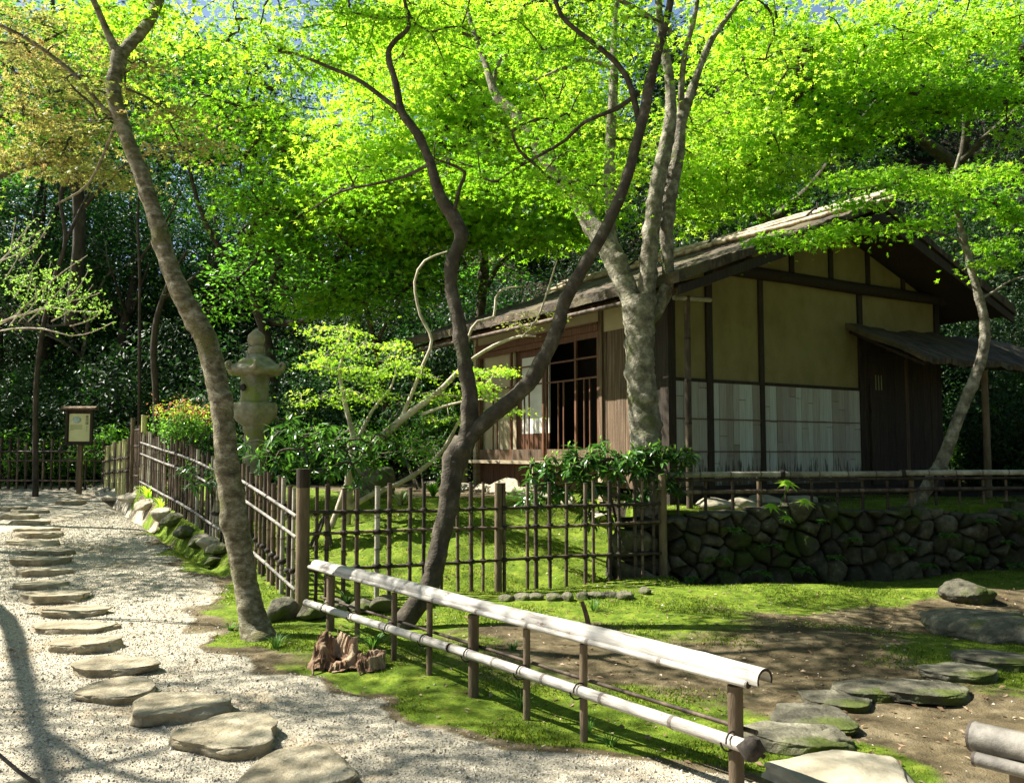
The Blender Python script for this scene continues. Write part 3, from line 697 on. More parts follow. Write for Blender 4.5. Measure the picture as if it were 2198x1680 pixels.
def rock_v(dims, seed, slab=False, cuts=7, rough=.05, base=None):
    V, F = base or ICO3; r = np.random.default_rng(seed); p = V.copy()
    if slab:
        xy = p[:, :2]; rr = np.linalg.norm(xy, axis=1); th = np.arctan2(p[:, 1], p[:, 0])
        k = 1 + .10 * np.sin(2 * th + r.uniform(0, 6)) + .08 * np.sin(3 * th + r.uniform(0, 6)) + .05 * np.sin(5 * th + r.uniform(0, 6))
        p[:, 2] = np.sign(p[:, 2]) * np.abs(p[:, 2]) ** .42
        s = np.where(rr > 1e-6, np.minimum(1.0, rr * 1.25) / np.maximum(rr, 1e-6), 1) * k; p[:, :2] = xy * s[:, None]
        for _ in range(5):
            a = r.uniform(0, 6.28); n = np.array([math.cos(a), math.sin(a), r.uniform(-.1, .15)]); n /= np.linalg.norm(n); d = r.uniform(.78, .95)
            e = np.maximum(p @ n - d, 0); p -= e[:, None] * n * .85
    else:
        for _ in range(cuts):
            n = nrm(r.normal(size=3)); d = r.uniform(.55, .85); e = np.maximum(p @ n - d, 0); p -= e[:, None] * n * .9
    q = p + seed * 1.37
    p = p * (1 + rough * N3(q * .8)[:, None] + rough * .5 * N3(q * 2.6 + 3)[:, None])
    if slab: p[:, 2] += .10 * N3(q * .5)
    return p * np.array(dims), F


def put_rock(name, mat, pos, dims, seed, label, cat, group, rz=0.0, slab=False, sink=.3, rough=.05, cuts=7, big=False):
    V, F = rock_v(dims, seed, slab, cuts, rough, ICO4 if big else ICO3)
    c, s = math.cos(rz), math.sin(rz); V = V @ np.array([[c, s, 0], [-s, c, 0], [0, 0, 1]])
    V[:, 2] += dims[2] * (1 - 2 * sink)
    mb = MB(); mb.add(V + np.asarray(pos), F, 0, True)
    o = mb.build(name, mat, origin=pos); return tag(o, label, cat, group)


PATH = [(628, 1668, 128, .40, "big tan stepping stone cut by the bottom edge of the view"), (488, 1590, 120, .30, "broad rounded stepping stone, second nearest on the gravel path"),
        (370, 1532, 102, .30, "flat-topped stepping stone with a notched front, third nearest on the gravel path"), (252, 1488, 92, .24, "sunlit stepping stone with a broken dark front edge, fourth nearest on the path"),
        (242, 1440, 98, .24, "long sunlit stepping stone pointed at both ends, fifth nearest on the path"), (186, 1392, 80, .21, "pale squarish sunlit stepping stone, sixth nearest on the path"),
        (160, 1352, 98, .22, "widest sunlit stepping stone crossed by a branch shadow, seventh nearest on the path"), (162, 1318, 82, .22, "half shaded stepping stone with a moss spot, eighth nearest on the path"),
        (122, 1287, 76, .22, "dull shaded stepping stone with a raised right end, ninth nearest on the path"), (95, 1258, 56, .24, "small shaded stepping stone, tenth nearest on the path"),
        (90, 1232, 58, .22, "thin shaded stepping stone, eleventh nearest on the path"), (86, 1209, 70, .22, "wide low stepping stone in shade, twelfth nearest on the path"),
        (97, 1188, 64, .20, "darker stepping stone at the edge of the sun, thirteenth nearest on the path"), (68, 1168, 66, .22, "long sunlit stepping stone where the path bends, fourteenth nearest"),
        (88, 1152, 50, .2, "short bright stepping stone close behind the long one at the bend"), (82, 1139, 55, .22, "rough bright stepping stone in the far half of the path, sixteenth nearest"),
        (58, 1125, 48, .22, "narrow sunlit stepping stone far up the path, seventeenth nearest"), (45, 1112, 46, .25, "dim stepping stone far up the path, eighteenth nearest"),
        (62, 1099, 45, .25, "farthest sunlit stepping stone before the shaded stretch"), (20, 1094, 42, .25, "dim stepping stone at the left edge far up the path"),
        (152, 1081, 36, .25, "small square stone lying across the far path, left of the two"), (246, 1072, 30, .3, "small angular stone lying across the far path, right of the two")]
for i, (u, v, hw, dep, lab) in enumerate(PATH):
    p = gp(u, v); hwm = hw / FPX * p[1]
    put_rock("stepping_stone", M['stone_step'], p, (hwm * .95, dep * .95, .032 + .008 * (i % 3)), 20 + i, lab, "stepping stone", "stepping stones up the gravel path", rz=rng.uniform(-.15, .12), slab=True, sink=.22, rough=.03, big=i < 9)
RIGHT = [(1825, 1688, 150, .34, .06, 'stone_pale', "bright white flat stone at the bottom edge behind the bamboo rail end", 0), (1712, 1598, 118, .22, .06, 'stone_moss', "pale mossy threshold stone just behind the end of the bamboo rail", -.15),
         (1740, 1553, 90, .26, .05, 'stone_moss', "broad brown stepping stone behind the mossy threshold stone", -.1), (1792, 1512, 80, .20, .045, 'stone_moss', "stepping stone with a dark undercut edge, middle of the right hand path", -.2),
         (1860, 1488, 75, .2, .045, 'stone_moss', "dappled stepping stone right of the undercut one", -.2), (1990, 1492, 92, .24, .05, 'stone_moss', "long low grey-green stepping stone in shade on the right", -.1),
         (2058, 1450, 82, .2, .045, 'stone_moss', "wedge shaped green-grey stepping stone on the right", -.3), (2135, 1424, 85, .24, .045, 'stone_moss', "farthest pale stepping stone near the right edge", -.3)]
for i, (u, v, hw, dep, th, mt, lab, rz) in enumerate(RIGHT):
    p = gp(u, v); put_rock("stepping_stone", M[mt], p, (hw / FPX * p[1], dep, th * .75), 60 + i, lab, "stepping stone", "stepping stones on the bare earth", rz=rz, slab=True, sink=.22, rough=.035, big=True)
BOULD = [(1762, 1586, 26, .09, "fist sized mossy rock beside the threshold stone"), (1800, 1600, 34, .11, "small rounded rock right of the threshold stone")]
for i, (u, v, hw, h, lab) in enumerate(BOULD):
    p = gp(u, v); put_rock("rock", M['stone_moss'], p, (hw / FPX * p[1], .10, h * .6), 80 + i, lab, "rock", "loose rocks", sink=.3)
for i, (u, v, hw, d, h, lab) in enumerate([(2125, 1365, 120, .6, .16, "large low mossy boulder at the right edge"), (2080, 1285, 58, .25, .12, "dark flat boulder on the moss below the stone wall"), (8, 1740, 50, .2, .07, "low mossy boulder in the bottom left corner")]):
    p = gp(u, v); put_rock("boulder", M['stone_moss'], p, (hw / FPX * p[1], d, h), 90 + i, lab, "boulder", "boulders", sink=.25, big=True)
EDGEST = [(212, 1056, 26, .10, "flat edging stone at the far bend of the bank"), (245, 1060, 24, .11, "upright edging stone at the far bend below the gate posts"), (283, 1073, 30, .10, "pale edging stone under the grass tuft by the gate posts"),
          (318, 1088, 30, .12, "broad sunlit edging stone below the far pickets"), (352, 1108, 24, .13, "angular pale edging stone in the sun beside the path"), (372, 1122, 28, .12, "leaning edging stone where moss meets the path"),
          (402, 1150, 26, .11, "dark edging stone in the shade of the pickets"), (430, 1166, 26, .10, "grey edging stone in shade near the leaning trunk"), (452, 1172, 26, .11, "pale jagged edging stone left of the leaning trunk"),
          (470, 1186, 24, .10, "stacked edging stone tucked against the leaning trunk"), (462, 1206, 20, .06, "small low edging stone at the foot of the leaning trunk's moss")]
for i, (u, v, hw, h, lab) in enumerate(EDGEST):
    p = gp(u, v); put_rock("edging_stone", M['stone_pale'] if i in (2, 3, 4, 8) else M['stone_moss'], p, (hw / FPX * p[1] * 1.1, .2, h), 100 + i, lab, "edging stone", "edging stones along the bank", rz=rng.uniform(-.4, .4), sink=.36, cuts=10)
POSTST = [(606, 1330, 38, .13, "rounded mossy boulder between the leaning trunk and corner post"), (668, 1328, 36, .10, "dark flat rock at the foot of the corner post"), (715, 1318, 30, .09, "dark rock behind the left end of the bamboo rail"),
          (775, 1312, 34, .08, "low rock behind the bamboo rail beside the forked tree"), (818, 1310, 34, .09, "pale wedge rock against the base of the forked tree"), (906, 1295, 20, .10, "grey round rock right of the forked tree base")]
for i, (u, v, hw, h, lab) in enumerate(POSTST):
    p = gp(u, v); put_rock("rock", M['stone_moss'], p, (hw / FPX * p[1], .14, h), 120 + i, lab, "rock", "rocks along the fence foot", rz=rng.uniform(-.4, .4), sink=.2)
COB = [(1085, 1288), (1122, 1286), (1150, 1286), (1186, 1287), (1218, 1288), (1250, 1284), (1278, 1282), (1308, 1281), (1342, 1284), (1385, 1272)]
CLAB = ["leftmost", "second from left", "third from left", "fourth from left", "fifth from left", "sixth from left", "seventh from left", "eighth from left", "ninth from left", "rightmost"]
for i, (u, v) in enumerate(COB):
    p = gp(u, v); put_rock("cobble", M['stone_moss'], p, (rng.uniform(.055, .11), rng.uniform(.06, .10), rng.uniform(.045, .065)), 140 + i, CLAB[i] + " of the round cobbles in a row below the lattice fence", "cobble", "cobbles along the lattice fence", sink=.38, cuts=3, rough=.02)


def hw_(t, l, z): return np.array([HC[0] + UG[0] * t + UF[0] * l, HC[1] + UG[1] * t + UF[1] * l, z])


FOUND = [(-1.25, .9, .24), (-1.32, 1.4, .22), (-1.3, 1.85, .26), (-1.35, 2.35, .22), (-1.3, 2.8, .25), (-1.34, 3.3, .26), (-1.3, 3.8, .22), (-1.35, 4.3, .27), (-1.3, 4.85, .24), (-1.4, 5.4, .25)]
for i, (t, l, r) in enumerate(FOUND):
    q = hw_(t, l, 0); q[2] = Hs(q[0], q[1])
    put_rock("kerb_stone", M['stone_pale'], q, (r, .13, .085), 160 + i, ["nearest", "second", "third", "fourth", "fifth", "sixth", "seventh", "eighth", "ninth", "farthest"][i] + " of the pale kerb stones lining the tea house, counted from the pale trunk", "kerb stone", "kerb stones below the tea house doors", rz=math.atan2(.85, -.527) + rng.uniform(-.1, .1), sink=.2)
q = hw_(-1.15, 3.35, 0); q[2] = Hs(q[0], q[1])
put_rock("step_boulder", M['stone_pale'], q, (.34, .22, .16), 177, "large pale boulder used as a step up to the sliding doors", "boulder", None, rz=2.1, sink=.25, cuts=5, big=True)
for i, (t, l, lab) in enumerate([(-.5, -.55, "pale stone at the foot of the bamboo downpipe"), (-.05, -.62, "grey-green stone right of the bamboo downpipe"), (.5, -.5, "tan flat stone under the terrace rail by the plaster wall"), (1.1, -.55, "low tan stone under the terrace rail below the bamboo panel")]):
    q = hw_(t, l, 0); q[2] = Hs(q[0], q[1]); put_rock("rock", M['stone_pale'], q, (.24, .17, .10), 190 + i, lab, "rock", "stones at the foot of the gable", sink=.25)

# ------------------------------------------------------------------ dry stone retaining wall
wall = thing("retaining_wall", "mossy dry stone retaining wall carrying the terrace under the tea house", "wall", (WA[0], WA[1], 0))
WL = float(np.linalg.norm(WB - WA))


def clip_poly(poly, p, q):
    m, n = (p + q) / 2, q - p; out = []
    for i in range(len(poly)):
        a, b = poly[i], poly[(i + 1) % len(poly)]; da, db = (a - m) @ n, (b - m) @ n
        if da <= 0: out.append(a)
        if da * db < 0: out.append(a + (b - a) * da / (da - db))
    return out


def wall_stones(mb):
    seeds, rad = [], []
    for k in range(5200):
        x, z, r = rng.uniform(-.15, WL + .2), rng.uniform(-.02, .86), rng.choice([.07, .10, .14, .18, .235], p=[.2, .2, .25, .22, .13]) * (1 if k < 4000 else .75)
        if all((abs(x - q[0]) > .5) or np.hypot((x - q[0]) * .82, (z - q[1]) * 1.1) > (r + w) * .86 for q, w in zip(seeds, rad)): seeds.append([x, z]); rad.append(r)
    seeds = np.array(seeds)
    for i, s in enumerate(seeds):
        ht = .83 + .05 * N2(np.array([s[0] * .8, 0]))
        poly = [np.array(c) for c in ((s[0] - .5, -.12), (s[0] + .5, -.12), (s[0] + .5, ht), (s[0] - .5, ht))]
        d = np.linalg.norm(seeds - s, axis=1)
        for j in np.argsort(d)[1:14]:
            poly = clip_poly(poly, s, seeds[j])
            if len(poly) < 3: break
        if len(poly) < 3: continue
        poly = np.array(poly); c = poly.mean(0); n = len(poly)
        per = []
        for k in range(n):
            a, b = poly[k], poly[(k + 1) % n]
            for q in np.linspace(0, 1, max(2, int(np.linalg.norm(b - a) / .05)), endpoint=False): per.append(a + (b - a) * q)
        per = np.array(per); per = c + (per - c) * (1 + .07 * N2(per * 5 + i))[:, None]
        bul = rng.uniform(.03, .13); tilt = rng.normal(size=2) * .5; rings = []
        for sh, dep in ((.97, .22), (.94, .03), (.90, -.25 * bul), (.80, -.62 * bul), (.62, -.85 * bul), (.35, -.97 * bul), (.0, -1.0 * bul)):
            r = c + (per - c) * sh
            dd = dep + (r - c) @ tilt * (dep < 0.02) * .6 + .022 * N3(np.concatenate([r * 3.6, np.full((len(r), 1), i * 2.0)], 1)) * (dep < .02)
            P3 = np.stack([WA[0] + WD[0] * r[:, 0] + WN[0] * dd, WA[1] + WD[1] * r[:, 0] + WN[1] * dd, r[:, 1]], 1); rings.append(P3)
        mb.grid(np.concatenate([np.array(rings), np.array(rings)[:, :1]], 1), 0, True, rng.random())
    a0 = np.array([WA[0] + WN[0] * .16, WA[1] + WN[1] * .16]); a1 = a0 + WD * WL
    mb.add([(*a0, -.2), (*a1, -.2), (*a1, .78), (*a0, .78)], [[0, 1, 2, 3]], 1)
wb = MB(); wall_stones(wb); wb.build("stonework", [M['stone_wall'], M['interior']], wall, (WA[0], WA[1], 0))
for i, (d, z, r) in enumerate([(-.10, .12, .20), (-.16, .42, .19), (-.06, .66, .16)]):       # rough left end of the wall
    V, F = rock_v((.17, .24, r), 230 + i, False, 8); e = MB(); e.add(V + np.array([WA[0] + d, WA[1] + .22, z]), F, 0, True); e.build("end_stone", M['stone_wall'], wall, (WA[0], WA[1], 0))

# ------------------------------------------------------------------ stone lantern
lx, ly = P(545, 970, 12.8)[:2]; lz = Hs(lx, ly); LB = np.array([lx, ly, 0.0])
lan = thing("stone_lantern", "tall weathered stone lantern with curled roof corners standing among shrubs", "lantern", (lx, ly, lz))


def lp(name, fill):
    mb = MB(); fill(mb); return mb.build(name, M['stone_lantern'], lan, (lx, ly, lz))


def rough(a): return lambda V: V + .012 * N3(V * 3.3 + a)[:, None] * nrm(V * np.array([1, 1, .2]) + 1e-6)


def hexwarp(a, flat=.92):
    def f(V):
        th = np.arctan2(V[:, 1], V[:, 0]) + .25; k = np.cos(np.pi / 6) / np.cos((th % (np.pi / 3)) - np.pi / 6); k = 1 + (k - 1) * flat * 1.0
        return rough(a)(V * np.stack([k, k, np.ones(len(V))], 1))
    return f


lp("base", lambda mb: (mb.lathe([(.50, lz - .1), (.52, lz + .06), (.48, lz + .16)], LB, 36, warp=hexwarp(1)), mb.lathe([(.42, lz + .16), (.45, lz + .24), (.40, lz + .33), (.27, lz + .40), (.20, lz + .41)], LB, 32, warp=rough(2))))
lp("shaft", lambda mb: mb.lathe([(.185, lz + .40), (.185, lz + .52), (.155, lz + .54), (.148, 1.35), (.165, 1.37), (.165, 1.44), (.148, 1.46), (.145, 1.78), (.17, 1.80), (.17, 1.88)], LB, 28, warp=rough(3)))
lp("platform", lambda mb: mb.lathe([(.19, 1.87), (.30, 1.95), (.355, 2.05), (.355, 2.17), (.33, 2.20), (.24, 2.205)], LB, 36, warp=hexwarp(4)))
fb = lp("fire_box", lambda mb: mb.lathe([(.235, 2.20), (.245, 2.24), (.225, 2.26), (.228, 2.60), (.20, 2.615)], LB, 36, warp=hexwarp(5)))
mb = MB(); c_ = LB + np.array([-.115, -.195, 2.42]); mb.lathe([(.0, -.005), (.05, -.005), (.052, .006), (.045, .02)], (0, 0, 0), 20)
V0 = np.concatenate(mb.v); n_ = nrm(np.array([-.5, -.87, 0])); e_ = np.array([.87, -.5, 0]); mb.v = [c_ + v[:, :1] * e_ + v[:, 1:2] * np.array([0, 0, 1.0]) + v[:, 2:] * n_ for v in mb.v]
mb.build("window_hole", M['interior'], fb, (lx, ly, lz))
def lroof(mb):
    sd_ = 72; a = np.arange(sd_) * 2 * math.pi / sd_; rings = []
    th = (a + .25) % (np.pi / 3); hx = np.cos(np.pi / 6) / np.cos(th - np.pi / 6); cor = np.clip((hx - np.cos(np.pi / 6)) / (1 - np.cos(np.pi / 6)), 0, 1) ** 2
    for r, z, up in ((.20, 2.60, 0), (.36, 2.615, .25), (.41, 2.63, .8), (.425, 2.66, 1), (.40, 2.70, 1), (.36, 2.715, .55), (.31, 2.755, .2), (.26, 2.80, .1), (.21, 2.845, .04), (.16, 2.87, 0), (.125, 2.88, 0), (.12, 2.92, 0), (.07, 2.925, 0)):
        rr = r * (1 + (hx - 1) * (.9 if r > .14 else .4)); rings.append(np.stack([rr * np.cos(a), rr * np.sin(a), z + up * cor * .075], 1))
    R = np.array(rings); R = R + .010 * N3(R * 3)[..., None] * np.array([1, 1, 1.0]); R = R + LB
    mb.grid(np.concatenate([R, R[:, :1]], 1), 0, True, flip=False)
    for k in range(6):                                                   # curled corner scrolls
        an = k * math.pi / 3 - .25; d = np.array([math.cos(an), math.sin(an), 0]); t_ = np.linspace(0, 1, 14); ang = -0.9 + t_ * 5.0; rad = .055 * (1 - .55 * t_)
        pts = LB + d * (.415 + rad * np.cos(ang - 1.2))[:, None] * 1.0 + np.array([0, 0, 1]) * (2.745 + rad * np.sin(ang - 1.2))[:, None]
        mb.tube(pts, .03 * (1 - .35 * t_), 8)
lp("roof_cap", lroof)
lp("finial", lambda mb: (mb.lathe([(.085, 2.92), (.118, 2.95), (.122, 3.01), (.10, 3.04), (.07, 3.05)], LB, 24, warp=rough(8)), mb.lathe([(.075, 3.05), (.115, 3.08), (.128, 3.14), (.115, 3.20), (.07, 3.245), (.03, 3.275), (.006, 3.30)], LB, 24, warp=rough(9))))

# ------------------------------------------------------------------ water basin
bp_ = P(805, 985, 13.2); bz = Hs(bp_[0], bp_[1])
bas = thing("water_basin", "weathered round stone water basin half hidden behind the pale branches", "basin", (bp_[0], bp_[1], bz))
mb = MB(); mb.lathe([(.28, bz - .05), (.31, bz + .22), (.30, bz + .38), (.27, bz + .42), (.21, bz + .42), (.19, bz + .34), (.05, bz + .32)], (bp_[0], bp_[1], 0), 32, warp=rough(12)); mb.build("bowl", M['stone_moss'], bas, (bp_[0], bp_[1], bz))

# ------------------------------------------------------------------ sign board
sY = 19.0; s0 = P(170, 970, sY); sz = Hs(s0[0], s0[1]); SO = (s0[0], s0[1], sz)
def SX(u, v, dy=0.0): p = P(u, v, sY); return np.array([p[0] - s0[0], dy, p[2] - sz])
sign = thing("notice_board", "roofed wooden notice board with a yellowish printed sheet on one post", "sign", SO, rz=.12)
def sb(name, mat, fill, par=sign): mb = MB(); fill(mb); return mb.build(name, mat, par)
zt, zb_ = SX(170, 879)[2], SX(170, 955)[2]; xl, xr = SX(144, 900)[0], SX(199, 900)[0]
sb("post", M['wood_board'], lambda mb: mb.span((-.045, .03, -.1), (.045, .11, zb_ + .3)))
sb("board", M['wood_dark'], lambda mb: mb.span((xl, -.03, zb_), (xr, .028, zt)))
for a, b in (((xl, -.055, zb_ + .05), (xl + .05, -.031, zt)), ((xr - .05, -.055, zb_ + .05), (xr, -.031, zt)), ((xl, -.055, zb_), (xr, -.031, zb_ + .05))): sb("frame", M['wood_dark'], lambda mb: mb.span(a, b))
sb("small_roof", M['wood_board'], lambda mb: (mb.add([(xl - .07, -.16, zt - .005), (xr + .07, -.16, zt - .005), (xr + .07, .14, zt - .005), (xl - .07, .14, zt - .005), (xl - .07, -.16, zt + .03), (xr + .07, -.16, zt + .03), (xr + .07, -.01, zt + .075), (xl - .07, -.01, zt + .075), (xr + .07, .14, zt + .03), (xl - .07, .14, zt + .03)],
   [[3, 2, 1, 0], [0, 1, 5, 4], [4, 5, 6, 7], [7, 6, 8, 9], [9, 8, 2, 3]]), mb.add([(xl - .07, -.16, zt - .005), (xl - .07, -.16, zt + .03), (xl - .07, -.01, zt + .075), (xl - .07, .14, zt + .03), (xl - .07, .14, zt - .005), (xr + .07, -.16, zt - .005), (xr + .07, -.16, zt + .03), (xr + .07, -.01, zt + .075), (xr + .07, .14, zt + .03), (xr + .07, .14, zt - .005)], [[0, 1, 2, 3, 4], [9, 8, 7, 6, 5]])))
pa, pb = SX(150, 947), SX(194, 888)
sheet = sb("sheet", M['sign_paper'], lambda mb: mb.span((pa[0], -.040, pa[2]), (pb[0], -.0335, pb[2])))
pw, ph_ = pb[0] - pa[0], pb[2] - pa[2]
sb("picture", M['sign_blue'], lambda mb: mb.lathe([(.0, -.002), (1, -.002), (1, .002), (0, .002)], (0, 0, 0), 28, warp=lambda V: np.stack([pa[0] + pw * .36 + V[:, 0] * pw * .22, -.0415 + V[:, 2] * .5, pb[2] - ph_ * .22 + V[:, 1] * ph_ * .12], 1)), sheet)
def text(body, size, x, z, mat):
    cu = bpy.data.curves.new("lettering", 'FONT'); cu.body = body; cu.size = size; cu.align_x = 'CENTER'; cu.extrude = .0005
    tmp = bpy.data.objects.new("lettering", cu); cu.materials.append(mat)
    me = tmp.to_mesh(); me = me.copy() if me else None; tmp.to_mesh_clear()
    bpy.data.objects.remove(tmp); o = bpy.data.objects.new("lettering", me); COL.objects.link(o)
    o.parent = sheet; o.location = (x, -.0425, z); o.rotation_euler = (math.pi / 2, 0, 0)
for i, ch in enumerate("春草廬"): text(ch, ph_ * .115, pa[0] + pw * .86, pb[2] - ph_ * (.15 + .115 * i), M['ink'])
for i, ch in enumerate("しゅんそうろ"): text(ch, ph_ * .045, pa[0] + pw * .86, pb[2] - ph_ * (.45 + .04 * i), M['ink'])
for i in range(6):
    sb("print_line", M['ink_pale'], lambda mb: mb.span((pa[0] + pw * .05, -.0412, pb[2] - ph_ * (.42 + .035 * i)), (pa[0] + pw * (.64 if i < 5 else .22), -.0405, pb[2] - ph_ * (.405 + .035 * i))), sheet)

# ------------------------------------------------------------------ bamboo fences
RAILDZ = .012


def fence_run(t, stakes, rails, rail_fn, mats, lash=True, origin=(0, 0, 0), rail_r=.018):
    """stakes: (xyz foot, top z, radius, material key); rails: list of polylines"""
    for k, pl in enumerate(rails):
        mb = MB()
        for a, b in zip(pl[:-1], pl[1:]): bamboo(mb, a, b, rail_r * rng.uniform(.9, 1.1), node=.3, sides=8)
        mb.build("rail", mats[0], t, origin)
    for f, zt, r, mk, rz in stakes:
        mb = MB(); f = np.asarray(f, float); top = np.array([f[0] + rng.normal() * .008, f[1] + rng.normal() * .008, zt])
        bamboo(mb, f - np.array([0, 0, .08]), top, r, node=.27, sides=8, mn=2)
        if lash:
            for z in rz:
                k = (z - f[2]) / (zt - f[2]); c = f + (top - f) * k
                mb.tube([c - (0, 0, .022), c - (0, 0, .008), c + (0, 0, .010), c + (0, 0, .024)], [r * 1.25 + .004, r * 1.5 + .008, r * 1.5 + .009, r * 1.2 + .004], 7, 1)
                a_ = rng.uniform(-2.6, -.5); d = np.array([math.cos(a_), math.sin(a_), 0]); mb.tube([c + d * r, c + d * (r + .03) + (0, 0, rng.uniform(-.03, .01))], .004, 4, 1)
        mb.build("stake", [M[mk], M['rope'], M['interior']], t, origin)


def fline(u, A, B):
    """point on the plan line A-B that the view column u crosses"""
    k = (u - CU) / FPX; d = B - A; s = (k * A[1] - A[0]) / (d[0] - k * d[1]); return A + d * s


ff = thing("lattice_fence", "bamboo lattice fence of brown stakes and three rails across the moss garden", "fence", (FA[0], FA[1], 0))
US = [683, 705, 741, 769, 812, 838, 882, 911, 949, 985, 1013, 1038, 1083, 1132, 1151, 1180, 1214, 1255, 1272, 1307, 1327, 1362, 1376, 1400]
st = []
for u in US:
    p = fline(u, FA, FB); z = Hs(*(p)) ; big = u == 812
    st.append(((p[0], p[1], 0.02), 1.17 + rng.uniform(-.03, .03), (.027 if big else rng.uniform(.0165, .0235)), 'bamboo_grey' if big else 'bamboo_brown', (.92, .72, .385)))
nf = -np.array([NF[0], NF[1], 0]) * .022
rails = []
for z in (.92, .72, .385): rails.append([np.array([FA[0] + (FB[0] - FA[0]) * s, FA[1] + (FB[1] - FA[1]) * s, z + .012 * math.sin(s * 7 + z * 9)]) + nf for s in (0.01, .33, .66, .99)])
fence_run(ff, st, rails, None, [M['bamboo_brown']], True, (FA[0], FA[1], 0), .017)
for (p, zt, r, lab) in ((fline(1070, FA, FB), 1.18, .038, "thick grey post in the middle of the lattice"), (FB, 1.24, .046, "dark post where the lattice meets the stone wall")):
    mb = MB(); mb.tube([(p[0], p[1], -.1), (p[0], p[1], .6), (p[0], p[1], zt)], r, 12, wob=.03); o = mb.build("post", M['post_brown'], ff, (FA[0], FA[1], 0)); o["label"] = lab
mb = MB(); mb.tube([(FA[0], FA[1], -.1), (FA[0], FA[1], .5), (FA[0] - .005, FA[1], 1.16)], .063, 16, 0, wob=.025); mb.tube([(FA[0] - .005, FA[1], 1.16), (FA[0] - .005, FA[1], 1.34)], .062, 16, 1, wob=.025)
tag(mb.build("corner_post", [M['post_brown'], M['wood_dark']], origin=(FA[0], FA[1], 0)), "thick round grey-brown wooden corner post with a blackened top", "post")

lf = thing("picket_fence", "bamboo picket fence climbing the bank from the corner post to the gate posts", "fence", (FA[0], FA[1], 0))
LD = (FF_ - FA); LLn = np.linalg.norm(LD); st = []; n = 54
zf = lambda p: Hs(*(p + NL * .05))
for i in range(n):
    s = (i + .6 + rng.uniform(-.22, .22)) / n; p = FA + LD * s; z = zf(p); mk = 'bamboo_brown' if rng.random() < .8 else 'bamboo_grey'
    rz = (z + .86, z + .66, z + .16) if s > .4 else ((z + .86, z + .30))
    st.append(((p[0], p[1], z), z + 1.04 + rng.uniform(-.07, .07) + (.05 if s < .12 else 0), rng.uniform(.018, .027) * (1.25 if rng.random() < .12 else 1), mk, rz))
rails = []
for dz in (.86, .66, .16): rails.append([np.array([*(FA + LD * s - NL * .028), zf(FA + LD * s) + dz]) for s in (.012, .12, .25, .38, .5, .63, .75, .88, .99)])
fence_run(lf, st, rails, None, [M['bamboo_grey_shade']], True, (FA[0], FA[1], 0), .019)

for (u, Y, r, zt, mt, lab) in ((308, 16.15, .055, 2.17, 'bamboo_yellow', "thick yellow-green bamboo gate post at the far end of the picket fence"), (284, 16.75, .042, 2.14, 'post_brown', "dark slim wooden gate post beside the yellow-green one")):
    p = P(u, 970, Y); z = Hs(p[0], p[1]); mb = MB(); bamboo(mb, (p[0], p[1], z - .1), (p[0], p[1], zt), r, node=.45, sides=14); tag(mb.build("gate_post", M[mt], origin=(p[0], p[1], z)), lab, "post", "gate posts")
g0, g1 = P(301, 970, 16.35), P(290, 970, 16.7); gz = Hs(g0[0], g0[1])
gt = thing("garden_gate", "narrow reddish slatted bamboo gate between the two gate posts", "gate", (g0[0], g0[1], gz))
for k in range(4):
    p = g0 + (g1 - g0) * (k + .5) / 4; mb = MB(); bamboo(mb, (p[0], p[1], gz + .06), (p[0], p[1], gz + 1.18 - .05 * (k % 2)), .03, node=.3, sides=8); mb.build("slat", M['bamboo_brown'], gt, (g0[0], g0[1], gz))
for dz in (.25, .8, 1.1): mb = MB(); bamboo(mb, (g0[0], g0[1] - .03, gz + dz), (g1[0], g1[1] - .03, gz + dz), .018, node=.2, sides=8); mb.build("rail", M['bamboo_brown'], gt, (g0[0], g0[1], gz))

h0, h1 = P(279, 970, 16.95)[:2], P(226, 970, 19.6)[:2]; hz0 = Hs(*h0)
bf = thing("split_bamboo_fence", "fence of broad split bamboo slats left of the gate posts", "fence", (h0[0], h0[1], hz0)); st = []
for i in range(13):
    p = h0 + (h1 - h0) * (i + .5) / 13; z = Hs(*p); st.append(((p[0], p[1], z), z + 1.0 + rng.uniform(-.04, .04), rng.uniform(.045, .06), 'bamboo_yellow' if i % 3 else 'bamboo_brown', (z + .66, z + .4)))
rails = [[np.array([*(h0 + (h1 - h0) * s), Hs(*(h0 + (h1 - h0) * s)) + dz]) + np.array([-.03, -.05, 0]) for s in (0, .5, 1)] for dz in (.66, .4)]
fence_run(bf, st, rails, None, [M['bamboo_brown']], True, (h0[0], h0[1], hz0), .018)

d0, d1 = P(-60, 970, 20.3)[:2], P(232, 970, 19.9)[:2]; dz0 = Hs(*d1)
df_ = thing("dark_fence", "dark bamboo lattice fence across the far end of the path behind the notice board", "fence", (d1[0], d1[1], dz0)); st = []
for i in range(16):
    p = d0 + (d1 - d0) * (i + .5) / 16; z = Hs(*p); st.append(((p[0], p[1], z), 1.78 + rng.uniform(-.06, .06), rng.uniform(.022, .034), 'bamboo_brown', (1.51, 1.31, .86)))
rails = [[np.array([*(d0 + (d1 - d0) * s), z]) + np.array([0, -.04, 0]) for s in (0, .5, 1)] for z in (1.51, 1.31, .86)]
fence_run(df_, st, rails, None, [M['bamboo_brown']], False, (d1[0], d1[1], dz0), .024)

